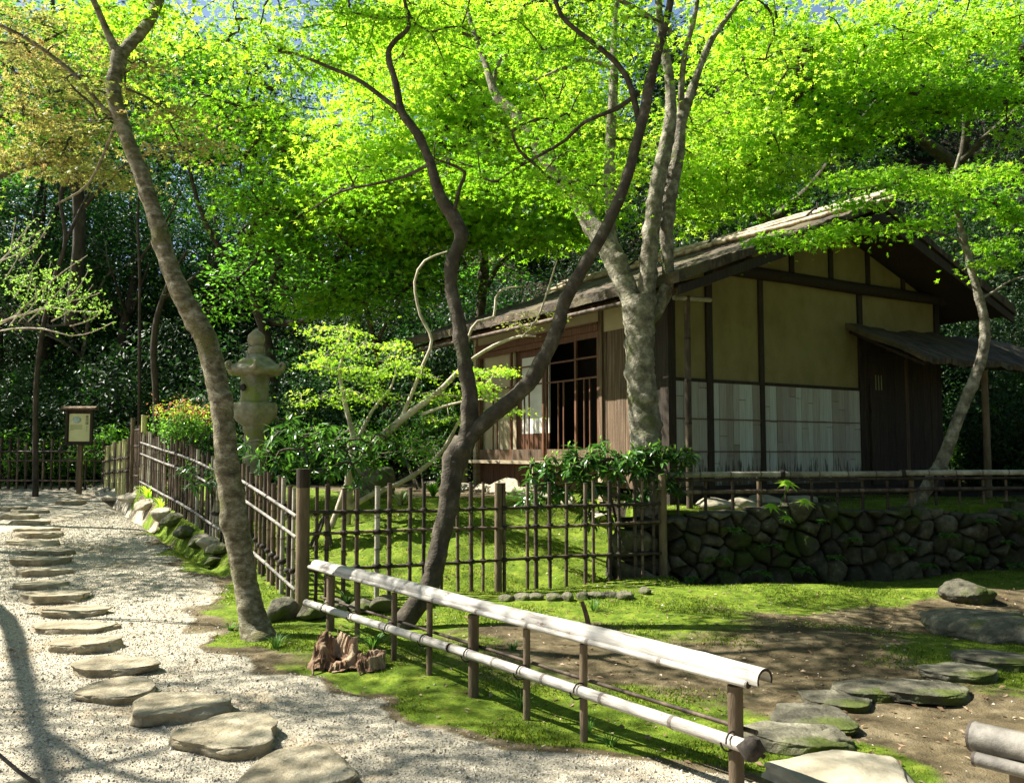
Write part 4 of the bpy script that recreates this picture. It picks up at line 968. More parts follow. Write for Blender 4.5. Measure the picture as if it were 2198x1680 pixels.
# terrace rail along the wall top
tr0, tr1 = np.array([1.80, 10.22]), np.array([8.2, 11.75]); TZ = 1.24
tr = thing("terrace_railing", "two-rail bamboo railing along the top of the stone wall before the gable", "railing", (tr0[0], tr0[1], .8))
def trp(s, z): return np.array([*(tr0 + (tr1 - tr0) * s), z])
for a, b, z, r, mk in ((0, .47, TZ, .036, 'bamboo_grey'), (.465, 1, TZ + .005, .036, 'bamboo_grey'), (0, 1, TZ - .062, .020, 'bamboo_brown'), (0, .5, 1.04, .025, 'bamboo_brown'), (.495, 1, 1.045, .025, 'bamboo_brown')):
    mb = MB(); bamboo(mb, trp(a, z), trp(b, z - .005), r, node=.38); mb.build("rail", [M[mk], M['rope']], tr, (tr0[0], tr0[1], .8))
for i in range(19):
    s = (i + .35) / 19; p = trp(s, .0); zt = TZ - .03; r = .032 if i in (3, 9, 14) else rng.uniform(.016, .022)
    mb = MB(); bamboo(mb, (p[0], p[1] + .045, Hs(p[0], p[1] + .06) - .1), (p[0], p[1] + .045, zt), r, node=.25, sides=8)
    c = np.array([p[0], p[1] + .02, 1.04]); mb.tube([c - (0, 0, .03), c - (0, 0, .01), c + (0, 0, .01), c + (0, 0, .03)], [.03, .042, .042, .03], 7, 1)
    mb.build("post", [M['bamboo_brown'] if r < .03 else M['post_brown'], M['rope']], tr, (tr0[0], tr0[1], .8))
for s in (.22, .47): c = trp(s, TZ); mb = MB(); mb.tube([c + WD[0] * np.array([-.03, 0, 0]), c + np.array([-.012, 0, 0]), c + np.array([.012, 0, 0]), c + np.array([.03, 0, 0])], [.040, .047, .047, .040], 9); mb.tube([c + (0, -.04, .02), c + (.03, -.06, .06)], .006, 5); mb.build("lashing", M['rope'], tr, (tr0[0], tr0[1], .8))

# near railing with a split bamboo cap
def RP(ar, z, off=0.0): q = RA + RDIR * ar + RN * off; return np.array([q[0], q[1], z])
rl = float(np.linalg.norm(RB - RA)); OR = (RA[0], RA[1], 0)
nr_ = thing("bamboo_railing", "low railing with a thick white split bamboo cap along the gravel path", "railing", OR)
mb = MB()
def cap(mb, ar0, ar1, z, r):                      # a half-round split culm, hollow below
    s = np.linspace(ar0, ar1, 70); th = np.linspace(-.35, math.pi + .35, 16); up = np.array([0, 0, 1.0]); n3 = np.array([RN[0], RN[1], 0])
    node = np.where(np.arange(70) % 13 == 5, 1.035, 1.0)
    for rr, fl in ((r, False), (r - .012, True)):
        G = np.array([[RP(a, z + .006 * math.sin(a * 2.3)) + (n3 * math.cos(t) + up * math.sin(t)) * rr * k for t in th] for a, k in zip(s, node)]); mb.grid(G, 0, True, flip=not fl)
    for i in (0, -1):
        A = np.array([RP(s[i], z + .006 * math.sin(s[i] * 2.3)) + (n3 * math.cos(t) + up * math.sin(t)) * r for t in th]); B = np.array([RP(s[i], z + .006 * math.sin(s[i] * 2.3)) + (n3 * math.cos(t) + up * math.sin(t)) * (r - .012) for t in th]); mb.grid(np.stack([A, B]), 1, False)
cap(mb, -.10, rl + .12, .53, .051); mb.build("cap_rail", [M['bamboo_white'], M['wood_dark']], nr_, OR)["label"] = "thick sun-bleached half-round bamboo cap"
mb = MB(); bamboo(mb, RP(-.05, .508, .046), RP(rl + .16, .512, .048), .017, node=.5, mn=1); mb.build("rail", [M['bamboo_white'], M['wood_dark']], nr_, OR)
mb = MB(); bamboo(mb, RP(-.09, .245, .045), RP(rl * .52, .235, .045), .031, node=.42, mn=1); bamboo(mb, RP(rl * .525, .235, .045), RP(rl + .22, .20, .045), .031, node=.42, mn=1); mb.build("rail", [M['bamboo_white'], M['wood_dark']], nr_, OR)["label"] = "peeling white lower bamboo rail"
mb = MB(); bamboo(mb, RP(-.02, .285, -.04), RP(rl + .1, .255, -.04), .011, node=.4, sides=6); mb.build("rail", M['bamboo_brown'], nr_, OR)
for (u, v) in ((715, 1352), (772, 1372), (850, 1412), (925, 1447), (1018, 1492), (1130, 1527), (1250, 1566), (1568, 1692)):
    big = u in (1018, 1568, 715); p = fline(u, RA, RB); r = .034 if big else .021; mb = MB()
    mb.tube([(p[0], p[1], -.1), (p[0], p[1], .2), (p[0], p[1], .475)], r, 14, 0, wob=.02)
    c = np.array([p[0], p[1], .0]); zl = .245 - .03 * float((p - RA) @ RDIR) / rl; cc = np.array([c[0] + RN[0] * .045, c[1] + RN[1] * .045, zl])
    d3 = np.array([RDIR[0], RDIR[1], 0])
    for k, sgn in ((-.008, 1),): mb.tube([cc + d3 * (k + .05 * sgn * x) + np.array([RN[0], RN[1], 0]) * .046 * math.cos(q) * 1.0 + np.array([0, 0, .044 * math.sin(q)]) for x, q in zip(np.linspace(-.3, .3, 13), np.linspace(0, 6.28, 13))], .0045, 5, 1)
    mb.build("post", [M['post_brown'], M['rope']], nr_, OR)
c = RP(-.06, .245, .045); mb = MB(); mb.tube([c - (0, 0, .05), c, c + (.012, 0, .045)], [.02, .05, .02], 8, 0, wob=.25, seed=4); mb.tube([c, c + (.05, -.02, -.03)], .01, 5); mb.build("lashing", M['rope'], nr_, OR)
# second railing at the right edge
q0, q1 = np.array([1.60, 3.16]), np.array([3.0, 1.55]); qd = nrm(q1 - q0); qn = np.array([qd[1], -qd[0]]) * -1
r2 = thing("bamboo_railing", "short grey weathered bamboo railing entering at the right edge", "railing", (q0[0], q0[1], 0))
mb = MB(); bamboo(mb, (*q0, .515), (*q1, .515), .052, node=.45, mn=1); mb.build("cap_rail", [M['bamboo_grey_shade'], M['wood_dark']], r2, (q0[0], q0[1], 0))
mb = MB(); bamboo(mb, (q0[0] - .02, q0[1] - .05, .455), (q1[0] - .02, q1[1] - .05, .455), .024, node=.45, mn=1); mb.build("rail", [M['bamboo_grey_shade'], M['wood_dark']], r2, (q0[0], q0[1], 0))
for s in (.16, 1.3): p = q0 + qd * s * 1.0; mb = MB(); mb.tube([(p[0], p[1], -.1), (p[0], p[1], .2), (p[0], p[1], .46)], .038, 14, wob=.02); mb.build("post", M['post_brown'], r2, (q0[0], q0[1], 0))

# ------------------------------------------------------------------ trees and shrubs
def tree_wood(t, limbs, mat, origin, sides=12, wob=.06, name="trunk"):
    """limbs: list of spline-ready rows (x, y, z, r); the first is the trunk"""
    out = []
    for k, rows in enumerate(limbs):
        sp_ = spline(rows, .035 if sides >= 14 and k < 4 else .12)
        mb = MB(); mb.tube(sp_[:, :3], sp_[:, 3], (sides + 6 if sides >= 14 else sides) if sp_[0, 3] > .04 else 8, 0, wob, seed=k + 1)
        mb.build(name if k == 0 else "limb", mat, t, origin); out.append(sp_)
    return out


def region(u, v, Y, ru, rv, rY, n):
    """n spray centres through an ellipsoid of crown standing at depth Y"""
    d = rng.normal(size=(n, 3)); d = nrm(d) * (rng.random((n, 1)) ** (1 / 2.4))
    c = P(u, v, Y); return c + d * np.array([ru / FPX * Y, rY, rv / FPX * Y])


def connect(cen, skel):
    """each spray hangs from the nearest wood or from a spray nearer the wood: parent points and how many sprays each carries"""
    n = len(cen); w = np.array([1, 1, 1.25]); d = np.linalg.norm((skel[None] - cen[:, None]) * w, axis=2); best = d.min(1); pos = skel[d.argmin(1)].copy(); par = np.full(n, -1); left = np.ones(n, bool); order = []
    for _ in range(n):
        i = int(np.argmin(np.where(left, best, 1e9))); left[i] = False; order.append(i)
        e = np.linalg.norm((cen - cen[i]) * w, axis=1) * 1.12; q = left & (e < best); best[q] = e[q]; pos[q] = cen[i]; par[q] = i
    cnt = np.ones(n)
    for i in order[::-1]:
        if par[i] >= 0: cnt[par[i]] += cnt[i]
    return pos, cnt


def sprays(centres, skel, R=.42, n=46, size=.075, flat=.10, tilt=.16, tpl=STAR, up=.58, droop=.22, slope=(0, 0), par=None, cnt=None):
    """horizontal maple sprays around each centre: leaf frames and thin twigs reaching back to the wood"""
    C, Nn, D, Sz, tw = [], [], [], [], []; sprays.tone = []
    for ci, c in enumerate(centres):
        q = par[ci] if par is not None else skel[np.argmin(np.linalg.norm((skel - c) * np.array([1, 1, 1.3]), axis=1))] if skel is not None else c - np.array([0, 0, .5])
        out = c - q; out[2] *= .3; out = nrm(out + rng.normal(size=3) * .12); out2 = np.array([out[0], out[1], 0]); out2 = nrm(out2 + 1e-6)
        side = np.array([-out2[1], out2[0], 0]); r = R * rng.uniform(.6, 1.45); m = max(4, int(n * rng.uniform(.75, 1.25)))
        a, b = rng.normal(size=m) * .52 * r * 1.25, rng.normal(size=m) * .5 * r
        tl, t2 = rng.normal() * tilt + slope[0], rng.normal() * tilt + slope[1]
        pos = c + a[:, None] * out2 + b[:, None] * side
        pos[:, 2] += rng.normal(size=m) * flat * r - droop * (a * a + b * b) / r * .6 + a * tl + b * t2
        sprays.tone.append(np.clip(.62 * rng.random() + .38 * rng.random(m), 0, 1)); C.append(pos); Nn.append(np.array([0, 0, 1]) + rng.normal(size=(m, 3)) * up); rad = a[:, None] * out2 + b[:, None] * side
        D.append(nrm(rad + out2 * r * .5) + rng.normal(size=(m, 3)) * .5 - np.array([0, 0, .25])); Sz.append(size * rng.uniform(.6, 1.2, m))
        tw.append((q, c, out2, side, r, tl, t2, 1 if cnt is None else cnt[ci]))
    return np.concatenate(C), np.concatenate(Nn), np.concatenate(D), np.concatenate(Sz), tw


def twig_mesh(tw, mat, t, origin, rbase=.010, long_max=99, every=1, name="branches"):
    mb = MB(); k = 0
    for q, c, o, s, r, tl, t2, nc in tw:
        L = np.linalg.norm(c - q)
        if L > .05:
            a = q if L < long_max else c + (q - c) / L * long_max
            rr = rbase * (.55 + .32 * nc ** .55); mid = (a + c) / 2 + np.array([0, 0, .10 * L]) * rng.uniform(-.3, 1) + rng.normal(size=3) * .06 * L
            sp_ = spline(np.array([[*a, rr * 1.3], [*mid, rr], [*c, rr * .75]]), max(.18, L / 7)); mb.tube(sp_[:, :3], sp_[:, 3], 5, 0, cap=False)
        for ang in (-.7, 0.05, .75)[::every]:
            d = o * math.cos(ang) + s * math.sin(ang); e = c + d * r * .9 + np.array([0, 0, -.10 * r + r * .9 * (math.cos(ang) * tl + math.sin(ang) * t2)])
            mb.tube([c, (c + e) / 2 + (0, 0, .03 * r), e], [rbase * .45, rbase * .35, rbase * .15], 4, 0, cap=False)
    if mb.v: mb.build(name, mat, t, origin)


def crown(t, origin, groups, skel, wood, rbase=.010, every=1, lmax=2.6):
    """groups: (material, spray centres, kwargs); one crown mesh with a slot per leaf colour"""
    mb = MB(); mats = []; tws = []; allc = np.concatenate([g[1] for g in groups]); pos, cnt = connect(allc, skel); k0 = 0
    for mk, cen, kw in groups:
        kw = dict(kw, par=pos[k0:k0 + len(cen)], cnt=cnt[k0:k0 + len(cen)]); k0 += len(cen)
        tpl = kw.get('tpl', STAR); C, Nn, D, Sz, tw = sprays(cen, skel, **kw); tws += tw
        if mk not in mats: mats.append(mk)
        mb.leaves(tpl, C, Nn, D, Sz, mats.index(mk), np.concatenate(sprays.tone))
    mb.build("crown", [M[k] for k in mats], t, origin)
    if wood: twig_mesh(tws, M[wood], t, origin, rbase, 99, every)


def reg(*rs): return np.concatenate([region(*r) for r in rs])


def foot(u, v, Y):
    p = P(u, v, Y); p[2] = Hs(p[0], p[1]); return p


# --- tree leaning over the path (left)
b1 = gp(550, 1368); Y1 = b1[1]
t1 = thing("maple_tree", "tall olive-barked maple leaning left over the edge of the gravel path", "tree", b1)
tr1 = limb_px([(556, 1385, 96), (552, 1360, 78), (540, 1310, 62), (528, 1260, 58), (507, 1140, 58), (487, 1000, 56), (478, 900, 52), (460, 800, 50), (434, 710, 47), (395, 645, 46), (363, 570, 42), (338, 480, 38), (312, 400, 35), (285, 330, 33), (258, 255, 33), (243, 190, 33), (252, 140, 34), (258, 108, 33)], (Y1, Y1 + .4))
br1 = limb_px([(254, 118, 26), (238, 85, 18), (218, 40, 15), (195, -10, 13), (150, -90, 10), (90, -200, 6)], (Y1 + .4, Y1 + .2))
br2 = limb_px([(258, 120, 30), (285, 88, 28), (315, 55, 27), (338, 10, 26), (355, -50, 22), (400, -160, 16), (460, -300, 10)], (Y1 + .4, Y1 + .9))
br3 = limb_px([(246, 255, 14), (215, 225, 11), (169, 169, 11), (110, 120, 10), (60, 85, 10), (0, 55, 10), (-80, 20, 7)], (Y1 + .35, Y1 - .3))
br4 = limb_px([(250, 262, 8), (235, 300, 7), (190, 395, 6), (120, 440, 4)], (Y1 + .35, Y1 + .9))
w1 = tree_wood(t1, [tr1, br1, br2, br3, br4], M['bark_olive'], b1, 18, .05)
sk1 = np.concatenate([w[len(w) // 2:, :3] for w in w1])
rust = reg((70, 90, 7.3, 60, 22, .35, 5), (150, 175, 7.3, 50, 16, .3, 4), (200, 240, 7.4, 30, 14, .25, 3), (30, 130, 7.5, 50, 20, .35, 4))
fresh = reg((330, 10, 8, 110, 40, .6, 6))
over1 = reg((480, -260, 8.0, 270, 110, 1.2, 76), (640, -330, 8.6, 200, 90, 1.0, 30), (150, -260, 7.4, 420, 120, 1.2, 6), (560, -260, 8.2, 380, 120, 1.2, 10))
crown(t1, b1, [('leaf_rust', rust, dict(R=.26, n=34, size=.045, flat=.12, droop=.1)), ('leaf_fresh', fresh, dict(R=.42, n=52, size=.066)), ('leaf_maple', over1, dict(R=.5, n=50, size=.06))], sk1, 'bark_dark', .008)

# --- forked tree in the middle
b2 = gp(858, 1348); Y2 = b2[1]
t2 = thing("maple_tree", "slender grey maple forking low into two bent stems behind the bamboo railing", "tree", b2)
s2 = limb_px([(838, 1375, 76), (858, 1345, 56), (884, 1312, 50), (925, 1250, 45), (945, 1160, 43), (963, 1080, 46), (975, 1000, 52), (998, 945, 54)], (Y2, Y2 + .35))
l2 = limb_px([(990, 975, 48), (1004, 930, 42), (1008, 850, 35), (995, 760, 33), (983, 680, 32), (968, 620, 29), (972, 560, 30), (990, 510, 31), (975, 470, 32), (945, 420, 27), (920, 340, 23), (890, 280, 21), (862, 240, 19), (850, 180, 15), (833, 120, 14), (846, 90, 12), (876, 60, 11), (872, 20, 9), (855, -60, 7)], (Y2 + .35, Y2 + .7))
r2_ = limb_px([(985, 965, 46), (1020, 925, 40), (1062, 888, 35), (1120, 838, 33), (1155, 790, 33), (1190, 720, 31), (1215, 640, 29), (1260, 560, 29), (1300, 490, 28), (1340, 400, 27), (1368, 300, 25), (1385, 230, 26), (1402, 150, 22), (1425, 60, 19), (1442, -20, 17), (1450, -160, 13), (1440, -320, 8)], (Y2 + .35, Y2 + .6))
a2 = limb_px([(862, 242, 12), (815, 205, 11), (765, 170, 10), (700, 142, 9), (640, 118, 7), (590, 110, 4)], (Y2 + .6, Y2 + .9))
c2 = limb_px([(972, 465, 10), (988, 400, 9), (998, 370, 8), (965, 352, 6), (930, 340, 4)], (Y2 + .5, Y2 + .1))
d2 = limb_px([(1372, 260, 16), (1345, 165, 14), (1295, 110, 13), (1245, 72, 12), (1205, 35, 11), (1188, -10, 10), (1150, -90, 7)], (Y2 + .6, Y2 + .4))
e2 = limb_px([(925, 350, 9), (885, 372, 8), (845, 386, 7), (790, 398, 6), (730, 412, 5), (660, 455, 3)], (Y2 + .5, Y2 + 1.0))
f2 = limb_px([(1345, 392, 10), (1300, 250, 9), (1260, 250, 9), (1225, 285, 8), (1180, 320, 7), (1130, 355, 6), (1090, 390, 4)], (Y2 + .6, Y2 + 1.2))
f2 = limb_px([(1372, 200, 14), (1320, 235, 11), (1255, 262, 10), (1215, 300, 9), (1165, 330, 8), (1110, 360, 6), (1070, 388, 4)], (Y2 + .6, Y2 + 1.2))
w2 = tree_wood(t2, [s2, l2, r2_, a2, c2, d2, e2, f2], M['bark_dark'], b2, 16, .05)
sk2 = np.concatenate([w[len(w) // 3:, :3] for w in w2[1:]])
cr2 = reg((690, 140, 8.7, 70, 20, .4, 6), (610, 112, 8.7, 50, 18, .4, 4), (800, 60, 8.6, 200, 70, .9, 18), (1030, 60, 8.8, 180, 80, .9, 13), (1180, 300, 9.2, 150, 60, .6, 13), (1230, 400, 9.0, 140, 50, .5, 12), (1300, 90, 8.6, 140, 80, .8, 12), (1060, 330, 9.0, 120, 70, .6, 8), (760, 390, 8.8, 120, 30, .5, 8), (930, 330, 9.2, 100, 60, .6, 6))
ov2 = reg((780, -260, 8.6, 200, 150, 1.3, 26), (1060, -260, 8.8, 260, 170, 1.5, 84), (1250, -330, 9.4, 240, 150, 1.4, 44), (1400, -240, 8.2, 380, 160, 1.4, 24))
crown(t2, b2, [('leaf_maple', cr2, dict(R=.36, n=76, size=.050)), ('leaf_maple', ov2, dict(R=.5, n=50, size=.062))], sk2, 'bark_dark', .008)

# --- pale multi-stemmed tree beside the tea house
Y3 = 10.45; b3 = foot(1393, 1190, Y3)
t3 = thing("maple_tree", "thick pale grey trunk splitting into several stems before the tea house doors", "tree", b3)
s3 = limb_px([(1398, 1215, 100), (1395, 1150, 80), (1390, 1060, 72), (1384, 950, 66), (1380, 870, 62), (1374, 790, 62), (1375, 720, 64), (1372, 670, 72), (1370, 635, 66)], Y3)
l3 = limb_px([(1365, 675, 50), (1350, 635, 50), (1332, 590, 50), (1308, 535, 50), (1275, 490, 42), (1248, 448, 36), (1212, 400, 30), (1170, 340, 26), (1127, 272, 24), (1095, 235, 23), (1067, 208, 22), (1050, 165, 17), (1040, 130, 15), (1020, 81, 12), (1000, 10, 9)], (Y3, Y3 + .9))
m3 = limb_px([(1380, 680, 44), (1388, 620, 38), (1393, 560, 36), (1402, 470, 35), (1415, 380, 35), (1432, 300, 32), (1440, 240, 28), (1436, 160, 22), (1422, 90, 19), (1415, 20, 17), (1405, -80, 14), (1390, -240, 9)], (Y3, Y3 + .2))
n3 = limb_px([(1385, 690, 40), (1412, 660, 34), (1433, 612, 29), (1432, 540, 31), (1430, 470, 36), (1440, 400, 36), (1455, 330, 32), (1460, 270, 28), (1478, 215, 23), (1500, 150, 17), (1525, 90, 15), (1560, 40, 12), (1600, -20, 9), (1650, -120, 6)], (Y3 + .1, Y3 + .4))
o3 = limb_px([(1462, 255, 20), (1462, 190, 16), (1470, 110, 14), (1488, 50, 12), (1500, -20, 10), (1520, -140, 7)], (Y3 + .3, Y3 - .2))
p3 = limb_px([(1085, 222, 12), (1062, 200, 10), (1062, 165, 10), (1072, 135, 10), (1088, 118, 8)], Y3 + .8)
q3 = limb_px([(1320, 540, 20), (1312, 470, 20), (1308, 380, 22), (1312, 280, 22), (1318, 180, 20), (1318, 90, 15), (1325, 0, 12), (1340, -120, 8)], (Y3 + .3, Y3 + .9))
r3 = limb_px([(1300, 300, 12), (1270, 150, 12), (1240, 128, 10), (1200, 150, 9), (1160, 170, 6)], Y3 + .8)
r3 = limb_px([(1316, 150, 12), (1290, 136, 12), (1245, 128, 11), (1205, 148, 9), (1150, 172, 5)], Y3 + .8)
u3 = limb_px([(1440, 70, 14), (1400, 40, 13), (1350, 10, 12), (1290, -20, 10), (1230, -70, 7)], (Y3, Y3 - .4))
w3 = tree_wood(t3, [s3, l3, m3, n3, o3, p3, q3, r3, u3], M['bark_pale'], b3, 18, .07)
sk3 = np.concatenate([w[len(w) // 3:, :3] for w in w3[1:]])
cr3 = reg((1480, 300, 11.2, 140, 80, .6, 7), (1180, 230, 11.6, 130, 80, .8, 9), (1360, 330, 11.6, 100, 120, .8, 7), (1600, 160, 11.5, 180, 80, .9, 11))
cr3 = np.concatenate([cr3, reg((800, 205, 11.4, 110, 60, .7, 13), (900, 130, 11.6, 90, 50, .7, 8), (850, 30, 12.6, 160, 60, 1.0, 22), (1060, 0, 12.4, 160, 60, 1.0, 20), (1300, 10, 12.2, 140, 70, .9, 16), (1250, 200, 12.4, 120, 70, .9, 14))])
ov3 = reg((1150, -160, 10.6, 420, 140, 1.4, 22), (1650, -160, 10.2, 420, 150, 1.5, 44), (1500, -420, 10.0, 520, 150, 1.6, 26))
crown(t3, b3, [('leaf_fresh', cr3, dict(R=.40, n=58, size=.064)), ('leaf_maple', ov3, dict(R=.55, n=52, size=.068))], sk3, 'bark_dark', .009)

# --- thin tree leaning right in front of the gable
Y4 = 11.45; b4 = foot(1968, 1080, Y4)
t4 = thing("maple_tree", "thin crooked maple leaning right in front of the dark plank door", "tree", b4)
s4 = limb_px([(1955, 1100, 40), (1975, 1068, 30), (2002, 1025, 27), (2030, 970, 28), (2058, 893, 26), (2088, 822, 27), (2108, 765, 25), (2115, 705, 22), (2102, 640, 19), (2085, 580, 17), (2068, 515, 15), (2052, 450, 13), (2046, 390, 11), (2060, 330, 8)], (Y4, Y4 - .3))
l4 = limb_px([(2104, 640, 8), (2130, 628, 6), (2165, 605, 5), (2210, 590, 4)], Y4 - .2)
m4 = limb_px([(2072, 520, 9), (2010, 500, 7), (1930, 490, 6), (1830, 497, 5), (1720, 512, 4), (1640, 525, 3)], (Y4 - .2, Y4 - .9))
n4 = limb_px([(2048, 400, 8), (1990, 385, 7), (1920, 392, 6), (1840, 408, 4), (1790, 420, 3)], (Y4 - .3, Y4 - .8))
w4 = tree_wood(t4, [s4, l4, m4, n4], M['bark_pale'], b4, 14, .07)
sk4 = np.concatenate([w[len(w) // 3:, :3] for w in w4])
lay4 = reg((1840, 385, 10.7, 70, 14, .35, 6), (1920, 385, 10.8, 90, 18, .4, 8), (2030, 395, 11, 90, 20, .45, 9), (2130, 370, 11, 90, 20, .5, 9), (1870, 425, 10.6, 50, 14, .3, 4), (2060, 440, 11, 110, 18, .4, 8), (2150, 470, 11, 60, 25, .4, 6))
low4 = reg((1660, 515, 10.5, 40, 8, .25, 4), (1740, 508, 10.6, 60, 8, .25, 5), (1850, 490, 10.7, 70, 8, .25, 6), (1950, 480, 10.9, 60, 12, .3, 5), (2130, 560, 11, 60, 18, .35, 5), (2160, 520, 11.2, 50, 15, .3, 4))
crown(t4, b4, [('leaf_maple', np.concatenate([lay4, low4]), dict(R=.30, n=64, size=.058, flat=.07, tilt=.08, droop=.15))], sk4, 'bark_dark', .007)

# --- bright maples behind the garden and over the roof
def back_maple(label, base, limbs, groups, wood='bark_dark', rb=.012, every=2):
    t = thing("maple_tree", label, "tree", base)
    w = tree_wood(t, limbs, M[wood], base, 10, .06); sk = np.concatenate([q[len(q) // 3:, :3] for q in w])
    crown(t, base, groups, sk, wood, rb, every, 2.0); return t


bA = foot(1030, 900, 19); 
back_maple("broad bright green maple filling the sky above the left end of the roof", bA,
    [limb_px([(1035, 900, 26), (1030, 700, 24), (1040, 560, 22), (1010, 420, 18), (960, 250, 13), (900, 50, 7)], (19, 18)), limb_px([(1030, 600, 16), (1060, 450, 14), (1130, 300, 10), (1200, 120, 6)], (19, 17.5)), limb_px([(1012, 450, 13), (930, 400, 11), (820, 330, 8), (740, 260, 5)], (18.7, 17.6)), limb_px([(1035, 640, 12), (1080, 560, 10), (1180, 500, 7), (1260, 480, 4)], (19, 18))],
    [('leaf_fresh', reg((900, 130, 16.5, 230, 160, 1.8, 86), (1150, 120, 16.8, 230, 150, 1.8, 86), (850, 330, 16.5, 190, 110, 1.6, 73), (1060, 300, 17, 180, 140, 1.7, 68), (1230, 330, 17.4, 140, 130, 1.4, 42)), dict(R=.60, n=62, size=.115)),
     ('leaf_maple', reg((760, 430, 17, 130, 80, 1.4, 35), (900, 470, 17, 180, 80, 1.5, 49), (1080, 480, 17.5, 170, 70, 1.4, 42), (1230, 480, 17.5, 110, 50, 1.2, 22)), dict(R=.55, n=60, size=.115))])
bB = foot(1760, 470, 20.5)
back_maple("wide spreading bright maple behind the ridge of the tea house roof", bB,
    [limb_px([(1740, 640, 40), (1690, 540, 34), (1640, 470, 30), (1600, 380, 24), (1570, 260, 17), (1520, 100, 10), (1500, -40, 6)], (20.5, 19)), limb_px([(1650, 480, 22), (1740, 400, 17), (1830, 280, 12), (1930, 160, 7)], (20, 18.5)), limb_px([(1610, 400, 15), (1540, 360, 11), (1470, 330, 7)], (19.6, 18.6)), limb_px([(1580, 290, 12), (1660, 170, 9), (1740, 60, 5)], (19.4, 18))],
    [('leaf_fresh', reg((1600, 200, 17, 150, 120, 1.6, 45), (1540, 350, 17.2, 110, 70, 1.3, 31), (1500, 440, 17.5, 70, 40, 1.0, 16), (1650, 330, 17, 120, 60, 1.3, 26), (1780, 110, 17, 190, 110, 1.7, 53), (1560, 60, 17, 150, 80, 1.5, 29)), dict(R=.60, n=62, size=.115, slope=(0, 0))),
     ('leaf_maple', reg((1760, 250, 17.3, 180, 60, 1.4, 35), (1640, 420, 18, 120, 25, 1.0, 10)), dict(R=.58, n=60, size=.115))])
bC = foot(2060, 380, 19.5)
back_maple("layered green maple on the slope at the upper right behind the gable", bC,
    [limb_px([(2080, 420, 34), (2040, 350, 30), (1980, 300, 26), (1930, 250, 20), (1880, 160, 12), (1850, 60, 6)], (19.5, 18)), limb_px([(2060, 380, 24), (2075, 280, 18), (2070, 180, 13), (2090, 60, 7)], (19.5, 18.2)), limb_px([(2050, 360, 18), (2120, 290, 13), (2190, 230, 9), (2260, 180, 5)], (19.4, 18)), limb_px([(2075, 400, 12), (2140, 330, 9), (2200, 300, 5)], (19.4, 18.6))],
    [('leaf_fresh', reg((1990, 80, 16.8, 170, 90, 1.6, 41), (2140, 60, 17, 140, 90, 1.5, 35)), dict(R=.58, n=60, size=.098)),
     ('leaf_maple', reg((1900, 225, 16.6, 140, 40, 1.2, 25), (2050, 200, 16.6, 160, 40, 1.2, 31), (2170, 190, 16.8, 80, 45, 1.2, 19), (1830, 300, 16.8, 100, 26, 1.0, 11), (2180, 300, 17, 50, 18, .8, 4)), dict(R=.56, n=58, size=.096, flat=.07, tilt=.1))])
bD = foot(640, 900, 20)
back_maple("mid green tree with dark forked limbs between the lantern and the leaning trunk", bD,
    [limb_px([(600, 900, 26), (575, 740, 24), (545, 640, 22), (520, 540, 20), (560, 470, 16), (640, 420, 11), (720, 360, 6)], (19.6, 18.6)), limb_px([(535, 600, 18), (470, 530, 14), (430, 450, 10), (400, 330, 7), (390, 220, 4)], (19.6, 18.6)), limb_px([(560, 690, 18), (650, 690, 15), (720, 640, 12), (800, 560, 9), (870, 490, 5)], (19.6, 18.4)), limb_px([(525, 540, 12), (560, 400, 9), (555, 280, 6), (590, 180, 4)], (19.4, 18.4))],
    [('leaf_fresh', reg((470, 90, 18.1, 130, 90, 1.2, 27), (580, 50, 18.1, 120, 70, 1.2, 21), (430, 220, 17.9, 110, 50, 1.0, 14), (570, 170, 17.9, 90, 50, 1.0, 12), (700, 330, 17.5, 110, 60, 1.2, 23), (620, 240, 18.0, 110, 40, 1.2, 14)), dict(R=.5, n=50, size=.08)),
     ('leaf_maple', reg((520, 250, 17.5, 150, 60, 1.3, 23), (440, 300, 17.5, 120, 40, 1.2, 15), (600, 310, 17.5, 130, 50, 1.3, 19), (560, 400, 17.7, 130, 40, 1.1, 14)), dict(R=.5, n=48, size=.08)),
     ('leaf_mid', reg((640, 440, 17.3, 150, 60, 1.1, 36), (780, 520, 17.3, 130, 70, 1.1, 40), (560, 560, 17.3, 110, 70, 1.0, 23), (690, 600, 17.1, 140, 60, 1.0, 32), (500, 640, 17.1, 80, 50, .9, 12), (860, 620, 17.3, 110, 70, 1.0, 27), (1000, 570, 18.3, 120, 60, 1.0, 21), (920, 520, 18.0, 110, 50, 1.0, 19)), dict(R=.48, n=40, size=.11, tpl=OVAL, up=.55, flat=.18))], 'bark_black', .014)
bF = foot(830, 960, 18.6)
